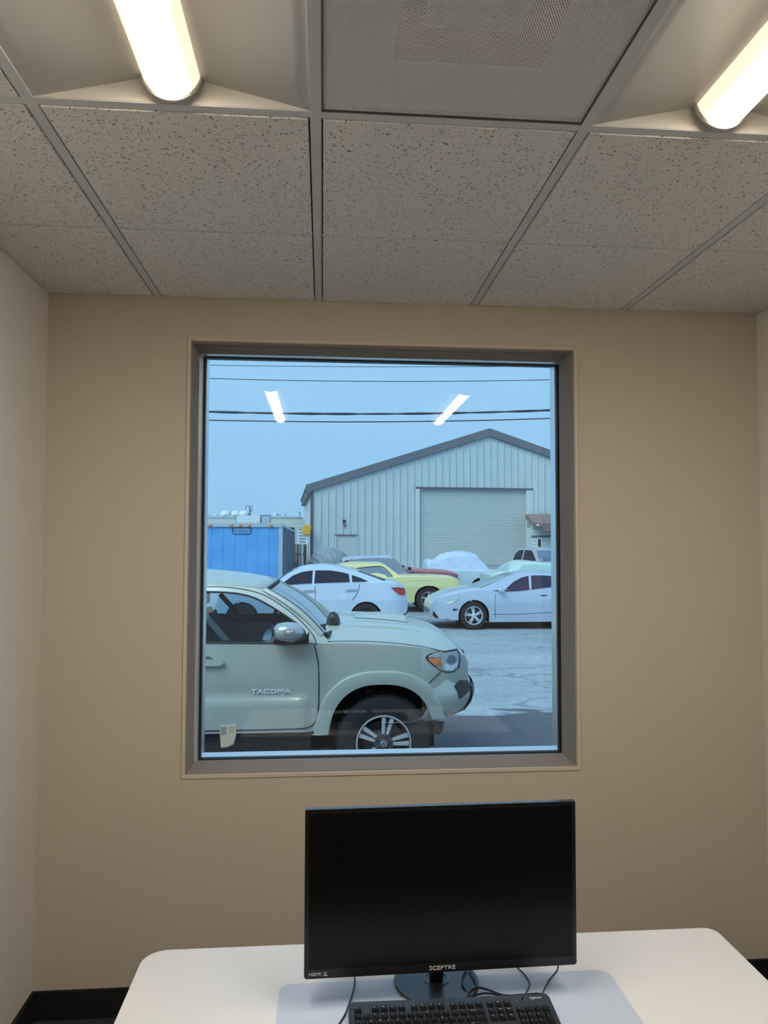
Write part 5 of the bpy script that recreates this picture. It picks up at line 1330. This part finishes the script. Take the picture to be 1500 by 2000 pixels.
# ================================================================== FAR YARD ABOVE THE TRAILER
m_cream = mat('cream_panel', (.62, .66, .58), .6); m_wh = mat('weathered_white', (.70, .76, .78), .5)
def farbox(name, label, cat, p0, p1, Y, depth, m, extras=(), slant=0):
    a, b = onY(*p0, Y), onY(*p1, Y); x0, x1, zt = a.x, b.x, a.z; g = gz(min(Y, 45))
    r = empty(name, ((x0+x1)/2, Y+depth/2, g), label, cat); ox, oy = r.location.x, r.location.y
    P = [(x0-ox, Y-oy, .35), (x1-ox+slant, Y-oy, .35), (x1-ox+slant, Y-oy, zt-g-.9) if slant else (x1-ox, Y-oy, zt-g-.5), (x1-ox, Y-oy, zt-g), (x0-ox, Y-oy, zt-g)]
    MB().prism(P, (0, depth, 0)).build('body', m, r, bevel=.03)
    MB().box(x0-ox-.02, x1-ox+.02, Y-oy-.03, Y-oy+.02, zt-g-.12, zt-g-.02).build('roof_trim', m_galv, r)
    for (n_, q0_, q1_, mm, yy) in extras:
        a2, b2 = onY(*q0_, Y+yy), onY(*q1_, Y+yy); MB().box(a2.x-ox, b2.x-ox, Y+yy-oy, Y+yy-oy+1.0, b2.z-g, a2.z-g).build(n_, mm, r, bevel=.02)
    for sx_ in ((x0-ox)*.6, (x1-ox)*.6): MB().lathe([(0, -.12), (.42, -.12), (.45, -.08), (.45, .12), (0, .12)], (sx_, Y-oy+.16, .45), 'Y', 18).build('wheel', m_rubber, r, smooth=True)
    return r
farbox('motor_home', 'cream flat-roofed motor home rising behind the right half of the blue trailer', 'motor home', (528, 1008), (588, 1060), 44, 2.5, m_cream,
       [('roof_vent', (533, 1000), (540, 1008), m_wh, .6), ('roof_vent', (583, 999), (586, 1008), m_galv, .6), ('roof_rack', (556, 1001), (557.5, 1008), m_galv, .6), ('roof_box', (535, 1003), (548, 1005), m_wh, .9), ('window', (560, 1030), (575, 1042), m_glass_dark, -.04)], slant=1.2)
farbox('camper_trailer', 'cream camper roof showing above the left end of the blue trailer', 'camper', (402, 1008), (460, 1060), 46, 2.5, mat('pale_cream', (.58, .62, .56), .6),
       [('roof_vent', (404, 1004), (408, 1008), m_wh, .5), ('roof_vent', (419, 1004), (423, 1008), m_wh, .5)])
farbox('white_van', 'white van roof between the two cream campers above the blue trailer', 'van', (463, 1007), (510, 1060), 40, 2.2, m_wh, [('roof_unit', (462, 1007), (508, 1022), m_wh, -.3), ('roof_unit', (510, 1009), (527, 1023), m_galv, -.2), ('ladder_rack', (506, 1005), (528, 1007), m_galv, .3)])
farbox('white_truck_box', 'white slatted box standing behind the fence beside the metal building', 'truck body', (582, 1027), (600, 1060), 36, 2.0, m_wh,
       [('slat', (583, 1032+i*6), (600, 1034.5+i*6), m_galv, -.05) for i in range(5)])
# satellite dishes / air vents in a row
for i, px in enumerate((440, 460, 476)):
    p = onY(px, 1003, 46.5); r = empty('roof_turbine', (p.x, 46.5, p.z-.1), 'white domed roof vent, %s of three in a row above the trailer' % ('leftmost', 'middle one', 'rightmost')[i], 'vent', group='domed vents on the camper roof')
    MB().lathe([(.30, 0), (.30, .06), (.28, .16), (.20, .26), (.08, .31), (0, .32)], (0, 0, -.03), 'Z', 16).build('dome', m_wh, r, smooth=True)
    MB().tube([(.3, 0, .0), (.36, -.02, .16), (.42, 0, .12)], .03, 6).build('bracket', m_trim, r)
    MB().tube([(0, 0, -.10), (0, 0, 0)], .1, 8).build('neck', m_galv, r)
p = onY(487, 1000, 43); gg = gz(43)
an = empty('antenna_mast', (p.x, 43, gg), 'thin mast with a small frame antenna above the blue trailer', 'antenna')
t_ = onY(487, 987, 43).z-gg; MB().tube([(0, 0, 0), (0, 0, t_)], .025, 8).build('mast', m_galv, an)
f = MB(); f.tube([(-.20, 0, t_-.05), (.15, 0, t_-.02), (.15, 0, t_-.30), (-.02, 0, t_-.38)], .025, 6).tube([(-.2, 0, t_-.05), (-.22, 0, t_-.25)], .02, 6).tube([(.03, 0, t_-.1), (.03, 0, t_-.6)], .04, 6); f.build('frame', m_corner, an)
# yellow loader arm peeking out by the building corner
ya_ = onY(601, 1034, 32.1); gl = gz(32.1)
ld = empty('yellow_hoist', (ya_.x, 32.1, gl), 'small orange yellow machine head on a white post beside the building corner', 'machine')
MB().prism([(-.22, 0, ya_.z-gl-.22), (.10, 0, ya_.z-gl-.26), (.16, 0, ya_.z-gl+.16), (-.08, 0, ya_.z-gl+.22), (-.26, 0, ya_.z-gl+.02)], (0, .3, 0)).build('head', mat('machine_orange', (.85, .45, .06), .4), ld, bevel=.03)
MB().tube([(0, .15, 0), (0, .15, ya_.z-gl-.2)], .08, 10).build('post', m_print, ld)

# ================================================================== OVERHEAD WIRES
m_wire = mat('wire', (.03, .045, .06), .6)
def wire(pts, r, label, Y=15.0, lump=False):
    P = [onY(x, y, Y) for x, y in pts]
    (x0, z0), (x1, z1), (x2, z2) = [(p.x, p.z) for p in P]
    # parabola through the three points
    A = np.array([[x0*x0, x0, 1], [x1*x1, x1, 1], [x2*x2, x2, 1]]); c = np.linalg.solve(A, np.array([z0, z1, z2]))
    c[0] = max(c[0], 0.0004)
    out = []; rr = []
    for i in range(121):
        x = -14+30*i/120; out.append((x, Y, c[0]*x*x+c[1]*x+c[2])); rr.append(r*(1+(.25*math.sin(i*2.1)+.15*math.sin(i*.7) if lump else 0)))
    o = MB().tube(out, rr, 8).build('overhead_wire', m_wire, smooth=True); tag(o, label, 'wire', 'overhead wires across the sky')
wire([(405, 713), (740, 716.5), (1078, 715)], .006, 'thin overhead wire, topmost of the four')
wire([(405, 739), (740, 745), (1078, 741.5)], .008, 'thin overhead wire, second from the top, just above the light reflections')
wire([(405, 804), (700, 808.5), (1078, 801)], .022, 'thick bundled overhead cable, third from the top', lump=True)
wire([(405, 820.5), (700, 824), (1078, 817)], .012, 'lowest overhead wire, just under the thick cable')
